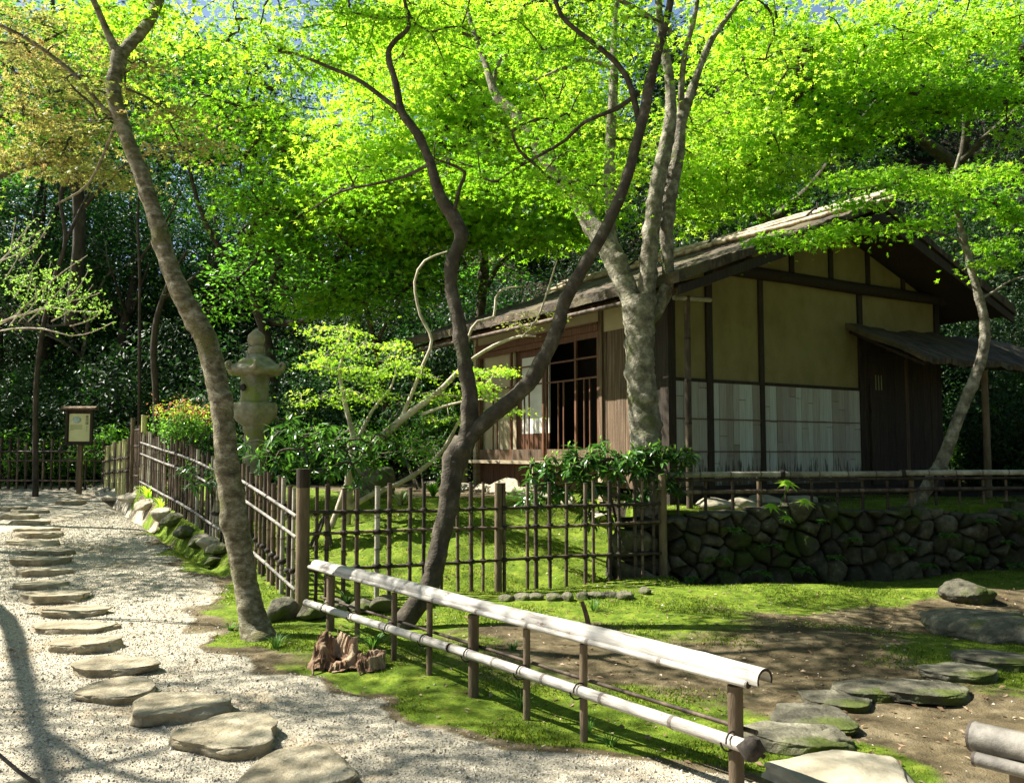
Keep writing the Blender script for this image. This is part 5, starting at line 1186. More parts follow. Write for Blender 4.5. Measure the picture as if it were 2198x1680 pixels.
back_maple("young bright maple with thin dark stems between the lantern and the far eave", bF,
    [limb_px([(830, 990, 14), (825, 860, 13), (800, 720, 12), (770, 600, 10), (745, 480, 7), (730, 380, 4)], (18.6, 17.9)), limb_px([(805, 740, 9), (860, 640, 8), (910, 560, 6), (960, 470, 4)], (18.4, 17.9)), limb_px([(778, 620, 8), (720, 560, 6), (660, 500, 5), (620, 440, 3)], (18.4, 17.8))],
    [('leaf_fresh', reg((720, 420, 17.9, 130, 70, .9, 50), (830, 480, 17.9, 120, 80, .9, 48), (640, 330, 17.9, 110, 60, .9, 28), (920, 430, 17.9, 100, 70, .9, 30)), dict(R=.52, n=54, size=.105)),
     ('leaf_maple', reg((640, 520, 17.9, 100, 60, .9, 30), (760, 590, 17.9, 120, 70, .9, 40), (880, 590, 17.9, 100, 60, .8, 30), (690, 650, 17.9, 80, 40, .8, 18), (560, 440, 17.9, 70, 50, .8, 15)), dict(R=.52, n=50, size=.105))], 'bark_dark', .010)
bR = foot(-120, 1000, 14.6)
back_maple("maple with rust-tinged olive young leaves spreading in from the upper left edge", bR,
    [limb_px([(-125, 1010, 30), (-115, 800, 26), (-90, 600, 22), (-70, 420, 18), (-60, 260, 13), (-40, 100, 8)], (14.6, 14.2)), limb_px([(-75, 450, 12), (0, 380, 10), (90, 350, 8), (180, 352, 6), (250, 372, 4)], (14.4, 13.8)), limb_px([(-65, 300, 11), (20, 240, 9), (110, 200, 7), (230, 170, 5), (310, 130, 3)], (14.3, 13.8)), limb_px([(-50, 180, 9), (40, 120, 7), (150, 60, 5), (220, 20, 3)], (14.2, 13.9))],
    [('leaf_rust', reg((80, 60, 13.8, 120, 36, .9, 18), (60, 150, 14, 120, 36, .9, 20), (180, 195, 13.8, 110, 34, .8, 18), (60, 240, 14, 120, 34, .8, 20), (150, 290, 14, 110, 28, .8, 20), (50, 335, 14.2, 110, 20, .7, 18), (140, 352, 14, 110, 16, .6, 18), (225, 380, 13.6, 75, 14, .5, 12), (300, 130, 13.6, 80, 36, .6, 11), (330, 235, 13.8, 70, 26, .6, 7), (390, 315, 13.8, 90, 14, .5, 8)), dict(R=.42, n=44, size=.068, flat=.10, droop=.1)),
     ('leaf_fresh', reg((230, 60, 14, 110, 50, .8, 16), (330, 60, 14.2, 90, 50, .8, 12), (250, 130, 14.2, 80, 40, .8, 9)), dict(R=.48, n=54, size=.078))], 'bark_dark', .009)
bE = foot(180, 620, 21)
back_maple("dark green spreading tree behind the rust-tinged branches at the upper left", bE,
    [limb_px([(150, 700, 30), (170, 520, 28), (165, 380, 24), (150, 220, 20), (120, 60, 14), (100, -100, 8)], (21, 20)), limb_px([(168, 420, 18), (100, 300, 14), (30, 160, 10), (-20, 0, 6)], (20.6, 19.4)), limb_px([(160, 330, 15), (240, 230, 12), (330, 150, 9), (420, 20, 5)], (20.5, 19.3)), limb_px([(165, 460, 12), (250, 370, 10), (330, 330, 7), (390, 350, 4)], (20.7, 20))],
    [('leaf_mid', reg((60, 60, 19.5, 150, 100, 1.6, 44), (250, 80, 19.5, 150, 90, 1.6, 40), (120, 230, 19.5, 170, 70, 1.5, 31), (400, 160, 19, 120, 100, 1.5, 36), (350, 290, 19, 110, 40, 1.2, 13), (20, 330, 19.5, 90, 60, 1.2, 15)), dict(R=.6, n=46, size=.10))], 'bark_black', .014)


# --- bare twiggy trees against the sky
def bare_tree(u, v, Y, hgt, seed, label):
    r = np.random.default_rng(seed); b = foot(u, v, Y); t = thing("bare_tree", label, "tree", b, "bare trees against the sky"); tr_, br_ = MB(), MB()
    def grow(p, d, L, rad, lev, mbx):
        n = 5; pts = [p]; 
        for i in range(n): d = nrm(d + r.normal(size=3) * .16 + np.array([0, 0, .07])); pts.append(pts[-1] + d * L / n)
        mbx.tube(pts, np.linspace(rad, rad * .6, n + 1), 8 if lev == 0 else 5, 0, cap=False)
        if lev < 4:
            for k in range(3 if lev else 5):
                q = pts[r.integers(2, n + 1)]; dd = nrm(d + r.normal(size=3) * .65); grow(q, dd, L * r.uniform(.5, .72), rad * .52, lev + 1, br_)
    grow(b, np.array([0, 0, 1.0]), hgt * .5, .09, 0, tr_); tr_.build("trunk", M['twig_grey'], t, b); br_.build("branches", M['twig_grey'], t, b)


bare_tree(690, 330, 27, 7.5, 1, "bare grey twiggy tree seen against the pale sky gap left of centre")
bare_tree(770, 330, 29, 8, 2, "bare grey twiggy tree just right of the other in the sky gap")
bare_tree(200, 420, 27, 6, 3, "bare dark twiggy tree seen through the gap above the far left slope")

# --- pale twisted shrub with flat leaf tiers
b5 = P(745, 1120, 11.5); b5[2] = Hs(b5[0], b5[1])
t5 = thing("azalea_shrub", "old twisted shrub with white sunlit limbs and flat tiers of lime green leaves", "shrub", b5)
L5 = [limb_px([(742, 1140, 26), (748, 1080, 24), (752, 1010, 24), (790, 965, 22), (860, 902, 20), (940, 842, 17), (1000, 782, 15), (1060, 742, 13), (1115, 722, 9), (1150, 722, 5)], (11.5, 10.9)),
      limb_px([(858, 905, 14), (880, 855, 13), (905, 790, 12), (927, 730, 11), (902, 675, 10), (890, 605, 9), (912, 560, 8), (960, 540, 5)], (11.3, 11.5)), limb_px([(1000, 782, 10), (1005, 725, 9), (1025, 690, 9), (1060, 680, 8), (1064, 640, 7), (1082, 620, 6), (1120, 615, 4)], (11.0, 11.1)),
      limb_px([(752, 1020, 18), (762, 960, 17), (750, 900, 14), (738, 850, 12), (730, 790, 9), (745, 740, 5)], 11.5), limb_px([(762, 955, 12), (800, 880, 9), (840, 830, 7), (850, 790, 4)], (11.5, 11.8)),
      limb_px([(750, 1090, 18), (800, 1060, 14), (860, 1035, 13), (915, 1000, 12), (955, 960, 10), (992, 890, 8), (1000, 870, 5)], (11.4, 11.2)), limb_px([(905, 890, 9), (960, 870, 8), (1020, 858, 7), (1085, 855, 4)], (11.2, 10.7)),
      limb_px([(690, 1170, 20), (715, 1120, 18), (735, 1060, 16), (755, 1000, 13), (745, 940, 9)], (11.2, 11.5)), limb_px([(1120, 724, 8), (1150, 690, 7), (1170, 640, 6), (1195, 560, 4)], (10.9, 10.7))]
L5 = [l * np.array([1, 1, 1, .78]) for l in L5]
w5 = tree_wood(t5, L5, M['bark_white'], b5, 10, .12); sk5 = np.concatenate([w[len(w) // 3:, :3] for w in w5])
pad5 = reg((720, 715, 11.7, 70, 16, .35, 12), (800, 745, 11.6, 80, 16, .4, 12), (850, 775, 11.4, 50, 12, .3, 6), (690, 775, 11.6, 70, 20, .4, 10), (760, 800, 11.4, 80, 20, .4, 12), (700, 850, 11.5, 80, 22, .4, 9), (800, 845, 11.3, 80, 18, .4, 9), (870, 800, 11.3, 60, 16, .3, 6), (930, 850, 11.2, 50, 14, .3, 5), (750, 770, 11.6, 90, 30, .4, 9))
pad6 = reg((1040, 795, 10.7, 60, 8, .25, 7), (1020, 830, 10.7, 60, 9, .25, 7), (1085, 800, 10.6, 35, 6, .2, 4), (1100, 880, 10.5, 30, 6, .2, 3), (1050, 850, 10.7, 40, 6, .2, 3), (960, 900, 11.1, 60, 14, .3, 4))
pad7 = reg((830, 950, 11.5, 120, 50, .5, 15), (930, 980, 11.3, 70, 40, .4, 9), (740, 930, 11.6, 80, 50, .4, 9))
crown(t5, b5, [('leaf_fresh', np.concatenate([pad5, pad6]), dict(R=.17, n=40, size=.034, tpl=STAR3, flat=.14, tilt=.14)), ('leaf_mid', pad7, dict(R=.24, n=46, size=.042, tpl=OVAL, up=.7, flat=.3)), ('leaf_rust', reg((1130, 690, 10.8, 40, 20, .2, 5), (1190, 680, 10.8, 30, 20, .2, 3)), dict(R=.16, n=24, size=.045, tpl=OVAL, up=.6))], sk5, 'bark_white', .006)


# --- whorled broad-leaved shrubs
def whorl_shrub(name, label, base, tips, mat='leaf_rhodo', leaf=.15, nl=8, shoot=.7, stems='bark_dark', group=None, hub=None):
    t = thing(name, label, "shrub", base, group); st_, lf_ = MB(), MB(); C, Nn, D, Sz, Mi = [], [], [], [], []
    hubs = np.array([base + np.array([rng.normal() * .10, rng.normal() * .08, .05]) for _ in range(3)]); heart = np.asarray(tips).mean(0) * .8 + base * .2
    stalk = np.concatenate([h + (heart - h) * np.linspace(0, 1, 9)[:, None] + rng.normal(size=(9, 3)) * .02 for h in hubs])
    for h in hubs: sp_ = spline(np.array([[*h, .02], [*((h + heart) / 2 + rng.normal(size=3) * .06), .017], [*heart, .012]]), .1); st_.tube(sp_[:, :3], sp_[:, 3], 7, 0)
    ppos, pcnt = connect(np.asarray(tips), stalk)
    for h, c, nc in zip(ppos, tips, pcnt):
        L = np.linalg.norm(c - h); mid = (h + c) / 2 + rng.normal(size=3) * .08 * L; rr = .004 * nc ** .4
        sp_ = spline(np.array([[*h, rr * 1.2], [*mid, rr], [*c, rr * .8]]), max(.05, L / 5)); st_.tube(sp_[:, :3], sp_[:, 3], 5, 0)
        for k in range(nl + rng.integers(-2, 3)):
            a = rng.uniform(0, 6.28); el = rng.uniform(-.75, .35); d = np.array([math.cos(a) * math.cos(el), math.sin(a) * math.cos(el), math.sin(el)])
            C.append(c - np.array([0, 0, rng.uniform(0, .05)])); D.append(d); Nn.append(np.array([0, 0, 1]) + rng.normal(size=3) * .3 + d * -d[2]); Sz.append(leaf * rng.uniform(.65, 1.15)); Mi.append(0)
        if rng.random() < shoot:
            for k in range(rng.integers(3, 6)):
                a = rng.uniform(0, 6.28); d = nrm(np.array([math.cos(a) * .4, math.sin(a) * .4, 1])); C.append(c); D.append(d); Nn.append(np.array([math.cos(a), math.sin(a), .2])); Sz.append(leaf * .45 * rng.uniform(.7, 1.2)); Mi.append(1)
    C, Nn, D, Sz, Mi = map(np.array, (C, Nn, D, Sz, Mi))
    for k in (0, 1): q = Mi == k; lf_.leaves(LONG, C[q], Nn[q], D[q], Sz[q], k)
    st_.build("stems", M[stems], t, base); lf_.build("foliage", [M[mat], M['leaf_shoot']], t, base); return t


bb = foot(1330, 1120, 10.35); whorl_shrub("rhododendron_shrub", "dark long-leaved shrub with upright pale shoots in front of the pale trunk", bb,
    reg((1300, 985, 10.2, 120, 40, .35, 60), (1210, 1010, 10.2, 80, 40, .3, 30), (1410, 985, 10.2, 75, 42, .3, 40), (1160, 1060, 10.15, 65, 28, .25, 18), (1290, 1045, 10.2, 120, 34, .3, 26), (1440, 1040, 10.1, 34, 30, .2, 9), (1280, 1100, 10.2, 70, 20, .2, 8)), leaf=.17)
bb = foot(690, 1120, 10.3); whorl_shrub("rhododendron_shrub", "glossy long-leaved shrub overhanging the picket fence in front of the lantern", bb,
    reg((640, 920, 10.8, 80, 40, .3, 14), (740, 930, 11.0, 80, 40, .3, 12), (590, 985, 10.7, 60, 40, .25, 13), (680, 1000, 10.7, 80, 45, .3, 18), (800, 960, 11.1, 70, 50, .3, 14), (555, 950, 10.8, 40, 30, .2, 5), (860, 930, 11.3, 60, 40, .3, 9), (760, 1010, 10.9, 60, 40, .3, 7)), leaf=.18, nl=7)
bb = foot(470, 1110, 11.6); whorl_shrub("rhododendron_shrub", "low glossy broad-leaved shrub poking through the pickets left of the leaning trunk", bb,
    reg((440, 1030, 11.2, 45, 30, .2, 9), (400, 1020, 11.4, 25, 25, .2, 4), (500, 1010, 11.5, 30, 40, .2, 6)), leaf=.16, nl=7, shoot=.9)
bb = foot(560, 1000, 14.2); whorl_shrub("rhododendron_shrub", "shaded leafy shrub behind the shaft of the stone lantern", bb, reg((540, 950, 13.8, 70, 60, .4, 26), (640, 880, 14, 60, 60, .4, 22)), 'leaf_rhodo', .10, 8)
bb = foot(900, 1020, 14.5); whorl_shrub("rhododendron_shrub", "dense dark leafy shrub against the far corner of the tea house", bb, reg((880, 900, 14.6, 110, 90, .6, 60), (960, 960, 14.8, 50, 70, .4, 18), (800, 930, 14.8, 80, 60, .5, 26), (700, 960, 14.6, 80, 40, .5, 20)), 'leaf_deep', .11, 10, .3)


def small_shrub(name, label, base, cen, parts, size, R, tips=None, stems='bark_dark', cat="shrub"):
    t = thing(name, label, cat, base); st_, lf_ = MB(), MB(); mats = []
    for c in cen[::2]:
        mid = (base + c) / 2 + rng.normal(size=3) * .06; sp_ = spline(np.array([[*(base + rng.normal(size=3) * .04), .010], [*mid, .007], [*c, .003]]), .15); st_.tube(sp_[:, :3], sp_[:, 3], 5, 0)
    for mk, n, sz, tpl, cc in parts:
        if mk not in mats: mats.append(mk)
        pos = np.repeat(cc, n, 0) + rng.normal(size=(len(cc) * n, 3)) * R; lf_.leaves(tpl, pos, rng.normal(size=pos.shape) * .7 + np.array([0, -.2, .8]), rng.normal(size=pos.shape) + np.array([0, 0, .25]), sz * rng.uniform(.6, 1.2, len(pos)), mats.index(mk))
    st_.build("stems", M[stems], t, base); lf_.build("foliage", [M[k] for k in mats], t, base); return t


bb = foot(400, 1000, 14.2); ca = reg((395, 915, 14.2, 58, 26, .4, 40)); cb = reg((395, 892, 14.2, 58, 16, .35, 24), (390, 868, 14.2, 12, 8, .1, 5), (450, 885, 14.2, 10, 8, .1, 4), (345, 880, 14.2, 8, 8, .1, 3))
small_shrub("red_tipped_shrub", "rounded shrub with red-tipped young shoots behind the picket fence", bb, np.concatenate([ca, cb]), [('leaf_grass', 26, .06, OVAL, ca), ('leaf_mid', 16, .06, OVAL, ca), ('leaf_red', 16, .05, OVAL, cb), ('leaf_fresh', 12, .05, OVAL, cb)], .06, .07)

# lime twigs reaching in from the left edge
b6 = P(-130, 1000, 8.6); b6[2] = Hs(b6[0], b6[1])
t6 = thing("lime_shrub", "arching shrub with fresh lime leaf tufts reaching in from the left edge", "shrub", b6)
L6 = [limb_px([(-130, 1010, 26), (-120, 850, 22), (-60, 740, 14), (0, 692, 10), (60, 672, 8), (120, 652, 6), (180, 640, 4), (215, 628, 3)], (8.6, 8.2)), limb_px([(-70, 750, 10), (0, 710, 7), (90, 705, 6), (150, 720, 5), (200, 712, 4), (245, 690, 3)], (8.5, 8)), limb_px([(-40, 720, 9), (40, 670, 7), (90, 620, 6), (140, 580, 4), (188, 548, 2)], (8.5, 8.4)),
      limb_px([(-110, 820, 12), (-60, 640, 9), (0, 560, 7), (50, 520, 5), (95, 490, 3)], (8.6, 8.5)), limb_px([(-20, 580, 6), (20, 540, 5), (28, 500, 4), (34, 465, 2)], 8.5), limb_px([(20, 540, 5), (50, 500, 4), (75, 470, 2)], 8.5), limb_px([(60, 672, 6), (110, 660, 5), (160, 668, 4), (220, 668, 2)], (8.3, 8)), limb_px([(40, 690, 5), (80, 640, 4), (60, 590, 3), (20, 600, 2)], 8.3)]
L6 = [l * np.array([1, 1, 1, .6]) for l in L6]
for (u0, v0, u1, v1) in ((20, 700, 70, 590), (60, 690, 150, 600), (110, 690, 200, 610), (150, 700, 235, 655), (90, 650, 110, 560), (30, 640, 95, 540), (130, 650, 190, 580), (10, 600, 60, 480), (0, 560, 100, 500), (40, 560, 110, 470)):
    L6.append(limb_px([(u0, v0, 3.2), ((u0 + u1) / 2 + rng.uniform(-8, 8), (v0 + v1) / 2 + 8, 2.6), (u1, v1, 1.6)], 8.3))
w6 = tree_wood(t6, L6, M['bark_white'], b6, 8, .08, "stem"); lf = MB(); C, D = [], []
tips = np.concatenate([w[int(len(w) * .35):, :3] for w in w6[0:]]); tips = tips[rng.random(len(tips)) < .75]
ex = reg((120, 630, 8.3, 100, 44, .4, 60), (170, 660, 8.2, 66, 28, .3, 32), (60, 600, 8.4, 70, 50, .3, 26), (40, 520, 8.5, 45, 40, .25, 10))
for c in np.concatenate([tips, ex]):
    d = nrm(rng.normal(size=3) * .5 + np.array([.4, 0, .6]))
    for k in range(7): C.append(c + rng.normal(size=3) * .02); D.append(d + rng.normal(size=3) * .6)
C, D = np.array(C), np.array(D); lf.leaves(OVAL, C, rng.normal(size=C.shape) + np.array([0, -.3, .6]), D,     .034 * rng.uniform(.6, 1.25, len(C)), 0); lf.build("foliage", M['leaf_shoot'], t6, b6)

# tall tree just outside the left edge; its trunk throws the straight shadow across the gravel
b7 = np.array([-6.42, 10.3, 0]); b7[2] = Hs(b7[0], b7[1]); t7 = thing("maple_tree", "tall straight tree just beyond the left edge, its shadow lies across the gravel", "tree", b7)
dv = np.array([-.32, -.60, 1.0])
L7 = [np.array([[*(b7 + dv * h + (.45 - o, 0, 0)), r] for h, r, o in ((-.1, .14, .45), (1, .11, .36), (2, .09, .15), (3, .072, 0), (5, .062, 0), (7, .055, 0), (9, .045, 0), (11, .02, 0))]), np.array([[*(b7 + dv * 5.4 + (.45, 0, 0)), .04], [*(b7 + dv * 5.8 + (-.5, .3, .2)), .04], [*(b7 + dv * 6.5 + (-1.6, 1.0, .5)), .02]]), np.array([[*(b7 + dv * 6.6 + (.45, 0, 0)), .04], [*(b7 + dv * 7.2 + (.8, -.2, .2)), .035], [*(b7 + dv * 7.8 + (1.9, -.3, .4)), .02]])]
w7 = tree_wood(t7, L7, M['bark_dark'], b7, 12, .05); sk7 = np.concatenate([w[len(w) // 2:, :3] for w in w7])
cen7 = b7 + dv * 8.2 + np.array([1.3, 1.5, 0]) + nrm(rng.normal(size=(120, 3))) * (rng.random((120, 1)) ** .45) * np.array([3.0, 2.4, 1.4]); crown(t7, b7, [('leaf_maple', cen7, dict(R=.55, n=44, size=.065))], sk7, 'bark_dark', .01)

# ------------------------------------------------------------------ dark evergreens on the slopes
def evergreen(name, label, group, R, n, leaf, mats, tpl=OVAL, stem_h=.4, seed=0):
    t = thing(name, label, "shrub" if 'shrub' in name else "tree", (0, 0, 0), group); r = np.random.default_rng(seed); mb, st_ = MB(), MB(); hubs = []
    for k in range(9):
        a = r.uniform(0, 6.28); q = r.uniform(.2, .8); c = np.array([math.cos(a) * R[0] * q, math.sin(a) * R[1] * q, R[2] * (stem_h + r.uniform(.2, 1.4) * .8)]); hubs.append(c)
        sp_ = spline(np.array([[0, 0, -.2, .05], [c[0] * .35, c[1] * .35, c[2] * .5, .035], [*c, .012]]), .3); st_.tube(sp_[:, :3] + r.normal(size=(len(sp_), 3)) * .03, sp_[:, 3], 6, 0)
    nc = n // 26; d = nrm(r.normal(size=(nc, 3))); k = r.random((nc, 1)) ** .33; ctr = d * k * (1 + .18 * N3(d * 1.2 + seed)[:, None]) * np.array(R) + np.array([0, 0, R[2] * (1 - .1)])
    pos = np.repeat(ctr, 26, 0) + r.normal(size=(nc * 26, 3)) * .17 * np.array([1, 1, .6]); pos[:, 2] = np.maximum(pos[:, 2], .02)
    mi = np.repeat(r.random(nc) < .25, 26)
    for k2 in (0, 1): q = mi == bool(k2); mb.leaves(tpl, pos[q], r.normal(size=(q.sum(), 3)) * .6 + np.array([0, 0, .8]) + (pos[q] - ctr.mean(0)) * .25, r.normal(size=(q.sum(), 3)) + np.array([0, 0, -.3]), leaf * r.uniform(.6, 1.2, q.sum()), k2)
    st_.build("stems", M['bark_black'], t, (0, 0, 0)); mb.build("foliage", [M[m] for m in mats], t, (0, 0, 0)); return t


GL, GR, GC = "dark evergreens on the left slope", "dark evergreens behind the tea house", "evergreens behind the garden"
lab = {GL: "dark glossy evergreen shrub massed on the shaded slope behind the notice board and leaning trunk", GR: "dark glossy evergreen shrub on the slope above and right of the tea house roof", GC: "deep green evergreen shrub between the stone lantern and the tea house roof"}
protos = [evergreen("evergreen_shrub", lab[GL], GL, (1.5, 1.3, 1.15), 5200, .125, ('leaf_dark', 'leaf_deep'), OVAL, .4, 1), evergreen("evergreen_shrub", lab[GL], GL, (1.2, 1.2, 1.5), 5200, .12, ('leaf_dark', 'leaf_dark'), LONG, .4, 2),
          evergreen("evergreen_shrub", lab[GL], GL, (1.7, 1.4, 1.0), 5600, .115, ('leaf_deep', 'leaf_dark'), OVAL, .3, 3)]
used = [False] * 3


def plant(k, x, y, sc, g):
    z = Hs(x, y) - .1; s = (sc * rng.uniform(.9, 1.15), sc * rng.uniform(.9, 1.15), sc * rng.uniform(.9, 1.3)); rz = rng.uniform(0, 6.28)
    if not used[k]:
        used[k] = True; o = protos[k]; o.location = (x, y, z); o.rotation_euler = (0, 0, rz); o.scale = s; o["label"] = lab[g]; o["group"] = g
    else: dup(protos[k], (x, y, z), rz, s, lab[g], g)


for Y, step, umin, umax in ((21.8, 85, -40, 700), (23.6, 100, -60, 760), (25.8, 120, -60, 700), (28.5, 130, -60, 640), (31.5, 140, -80, 640), (35, 160, -80, 640)):
    for u in np.arange(umin, umax, step): x = P(u + rng.uniform(-25, 25), 970, Y)[0]; plant(rng.integers(0, 3), x, Y + rng.uniform(-.6, .6), rng.uniform(.9, 1.25) * (1.35 if Y > 28 else 1), GL)
for Y, step, umin, umax in ((18.6, 120, 480, 760), (19.8, 100, 700, 1300), (21.5, 110, 640, 1350), (24, 120, 820, 1250), (27, 140, 850, 1200)):
    for u in np.arange(umin, umax, step): x = P(u + rng.uniform(-25, 25), 970, Y)[0]; plant(2 if rng.random() < .6 else 0, x, Y + rng.uniform(-.5, .5), rng.uniform(.75, 1.05), GC)
for Y, step, umin, umax in ((18.0, 90, 2080, 2300), (19.8, 110, 1380, 2300), (22, 130, 1350, 2300), (24.5, 150, 1300, 2300), (27.5, 150, 1150, 2350), (30.5, 150, 1100, 2350), (34, 170, 1100, 2350), (38.5, 190, 1050, 2350)):
    for u in np.arange(umin, umax, step): x = P(u + rng.uniform(-25, 25), 970, Y)[0]; plant(rng.integers(0, 3), x, Y + rng.uniform(-.6, .6), rng.uniform(.75, 1.15) * (1.5 if Y > 29 else 1), GR)
for (u, Y, s) in ((2140, 16.2, .6), (2210, 15.4, .7), (2190, 17, .8), (2120, 17.6, .8)): x = P(u, 970, Y)[0]; plant(0 if u % 20 else 2, x, Y, s, GR)

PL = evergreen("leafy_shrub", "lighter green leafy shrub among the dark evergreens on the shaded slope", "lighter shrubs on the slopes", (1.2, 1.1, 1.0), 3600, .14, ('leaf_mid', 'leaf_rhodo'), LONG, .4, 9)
for i, (u, Y, sc) in enumerate(((30, 20.9, .8), (150, 21.2, .7), (255, 20.6, .75), (400, 20.2, .85), (470, 21.4, 1.0), (560, 18.4, .7), (650, 18.2, .8), (740, 18.0, .7), (960, 18.8, .8), (1080, 19.4, .8), (2120, 17.2, .7), (2190, 16.4, .6), (90, 24.6, 1.1), (330, 24.8, 1.1))):
    x = P(u, 970, Y)[0]; z = Hs(x, Y) - .1
    if i == 0: PL.location = (x, Y, z); PL.scale = (sc,) * 3
    else: dup(PL, (x, Y, z), rng.uniform(0, 6.28), sc)
# tall dark trees on the crest
TP = None
tl = "tall dark tree standing among the evergreens at the top of the left slope"
for (u, Y, h, sc) in ((-40, 25, 0, 1.15), (70, 26, 0, 1.2), (170, 28, 0, 1.1), (270, 26, 0, .95), (350, 29.5, 0, 1.0), (450, 26.5, 0, .95), (560, 29, 0, .9), (640, 31, 0, .8)):
    x = P(u, 970, Y)[0]; z = Hs(x, Y) - .2
    if TP is None:
        TP = thing("dark_tree", tl, "tree", (0, 0, 0), "tall dark trees on the left crest"); r = np.random.default_rng(77); mb = MB(); sp_ = spline(np.array([[0, 0, -.3, .22], [.2, .1, 2.5, .17], [-.1, .1, 5, .11], [.1, 0, 7.5, .04]]), .3); mb.tube(sp_[:, :3], sp_[:, 3], 10, 0, .05); mb.build("trunk", M['bark_black'], TP)
        for k in range(7):
            a = r.uniform(0, 6.28); h0_ = r.uniform(2.2, 6); q = np.array([math.cos(a), math.sin(a), .6]); mb = MB(); sp_ = spline(np.array([[0, 0, h0_, .07], [*(q * 1.0 + (0, 0, h0_)), .05], [*(q * 2.2 + (0, 0, h0_)), .02]]), .3); mb.tube(sp_[:, :3], sp_[:, 3], 7, 0); mb.build("limb", M['bark_black'], TP)
        cen = nrm(r.normal(size=(230, 3))) * (r.random((230, 1)) ** .4) * np.array([2.6, 2.4, 2.7]) + np.array([0, 0, 5.2]); mb = MB(); C, Nn, D, Sz, tw = sprays(cen, sp_[:, :3], R=.5, n=44, size=.115, tpl=OVAL, up=.6, flat=.25); mb.leaves(OVAL, C, Nn, D, Sz, 0); mb.build("crown", M['leaf_deep'], TP)
        TP.location = (x, Y, z); TP.scale = (sc,) * 3
    else: dup(TP, (x, Y, z), rng.uniform(0, 6.28), sc)
for (u, Y, sc) in ((-120, 33, 1.6), (-10, 35, 1.7), (110, 33, 1.55), (220, 35, 1.6), (330, 34, 1.5), (430, 35, 1.5), (530, 36, 1.45), (850, 36, 1.5), (960, 38, 1.7), (1090, 37, 1.7), (1220, 38, 1.7)):
    x = P(u, 970, Y)[0]; dup(TP, (x, Y, Hs(x, Y) - .2), rng.uniform(0, 6.28), sc, 'tall dark tree on the far crest, seen only through gaps in the leaves', 'tall dark trees on the far crest')
# added trees outside the view, blocking sky light and sun on the far path
for (x, y, sc) in ((9.2, 4.3, 1.35), (12.2, 8.8, 1.4), (14.5, 13, 1.4), (8.5, -2.5, 1.35), (4.9, .2, 1.3), (3.5, -5, 1.35), (0, -7.5, 1.2), (-4.5, -6.5, 1.1), (-9, -6, 1.1), (11, -7, 1.3), (-1.5, -12, 1.4), (6, -12, 1.4), (-12, -11, 1.3), (16, 3, 1.3), (16, -6, 1.9), (8, -9, 1.9), (-3, -14, 2.0), (13, 1, 1.8), (19, 9, 2.0), (-8, -10, 1.7), (-13.5, 17.8, 1.0), (-15.5, 20.8, 1.1)):
    dup(TP, (x, y, Hs(x, y) - .2), rng.uniform(0, 6.28), sc, "tall dark tree added outside the view to block light", "added light-blocking trees outside the view")
b8 = np.array([-10.6, 12.6, 0]); b8[2] = Hs(b8[0], b8[1]); t8 = thing("maple_tree", "leafy tree beyond the left edge that shades the far half of the gravel path", "tree", b8)
w8 = tree_wood(t8, [np.array([[*(b8 + (0, 0, h)), r] for h, r in ((-.1, .15), (2, .12), (4, .10), (6, .07), (7.5, .03))])], M['bark_dark'], b8, 12, .05)
cen8 = b8 + np.array([.9, -.4, 6.0]) + nrm(rng.normal(size=(130, 3))) * (rng.random((130, 1)) ** .4) * np.array([2.0, 2.1, 1.3]); crown(t8, b8, [('leaf_maple', cen8, dict(R=.55, n=60, size=.075))], w8[0][:, :3], 'bark_dark', .01)
# slim dark stems in front of the evergreens
for (rows, Y, labl) in (([(335, 870, 15), (330, 760, 15), (336, 690, 14), (350, 640, 13), (370, 590, 10), (400, 540, 6)], 17.5, "dark bent bare stem rising behind the red-tipped shrub"), ([(300, 640, 7), (299, 560, 7), (296, 480, 7), (298, 410, 5)], 18, "thin straight dark stem left of the leaning trunk"),
                        ([(80, 800, 12), (110, 620, 11), (140, 520, 10), (130, 420, 8), (160, 330, 6)], 18.5, "forked dark stem among the evergreens at far left")):
    b = P(rows[0][0], 970, Y); b[2] = Hs(b[0], b[1]); t = thing("young_tree", labl, "tree", b); q = limb_px(rows, Y); q = np.concatenate([[[b[0], b[1], b[2] - .1, q[0, 3] * 1.2]], q]); tree_wood(t, [q, np.array([q[-3], [*(q[-2, :3] + (.5, .2, .1)), q[-2, 3] * .7], [*(q[-1, :3] + (.9, .3, .4)), .006]])], M['bark_black'], b, 8, .05)

# ------------------------------------------------------------------ small plants
def grass_tuft(name, label, pos, n, h, spread, mat='leaf_grass', w=.008, group=None):
    mb = MB(); pos = np.asarray(pos, float)
    for k in range(n):
        a = rng.uniform(0, 6.28); L = h * rng.uniform(.6, 1.2); o = np.array([math.cos(a), math.sin(a), 0]); sd_ = np.array([-o[1], o[0], 0]) * w * rng.uniform(.7, 1.2); s = np.linspace(0, 1, 6); reach = spread * rng.uniform(.3, 1.1)
        c = pos + o * .02 + o * (reach * s ** 1.6)[:, None] + np.array([0, 0, 1.0]) * (L * (s - .45 * s ** 2.6))[:, None]; wd = (1 - s ** 2)[:, None] * .9 + .05
        mb.grid(np.stack([c - sd_ * wd, c + sd_ * wd], 1), 0, True, rng.random())
    o = mb.build(name, M[mat], origin=tuple(pos)); return tag(o, label, "grass tuft" if 'grass' in name or 'tuft' in name else "plant", group)


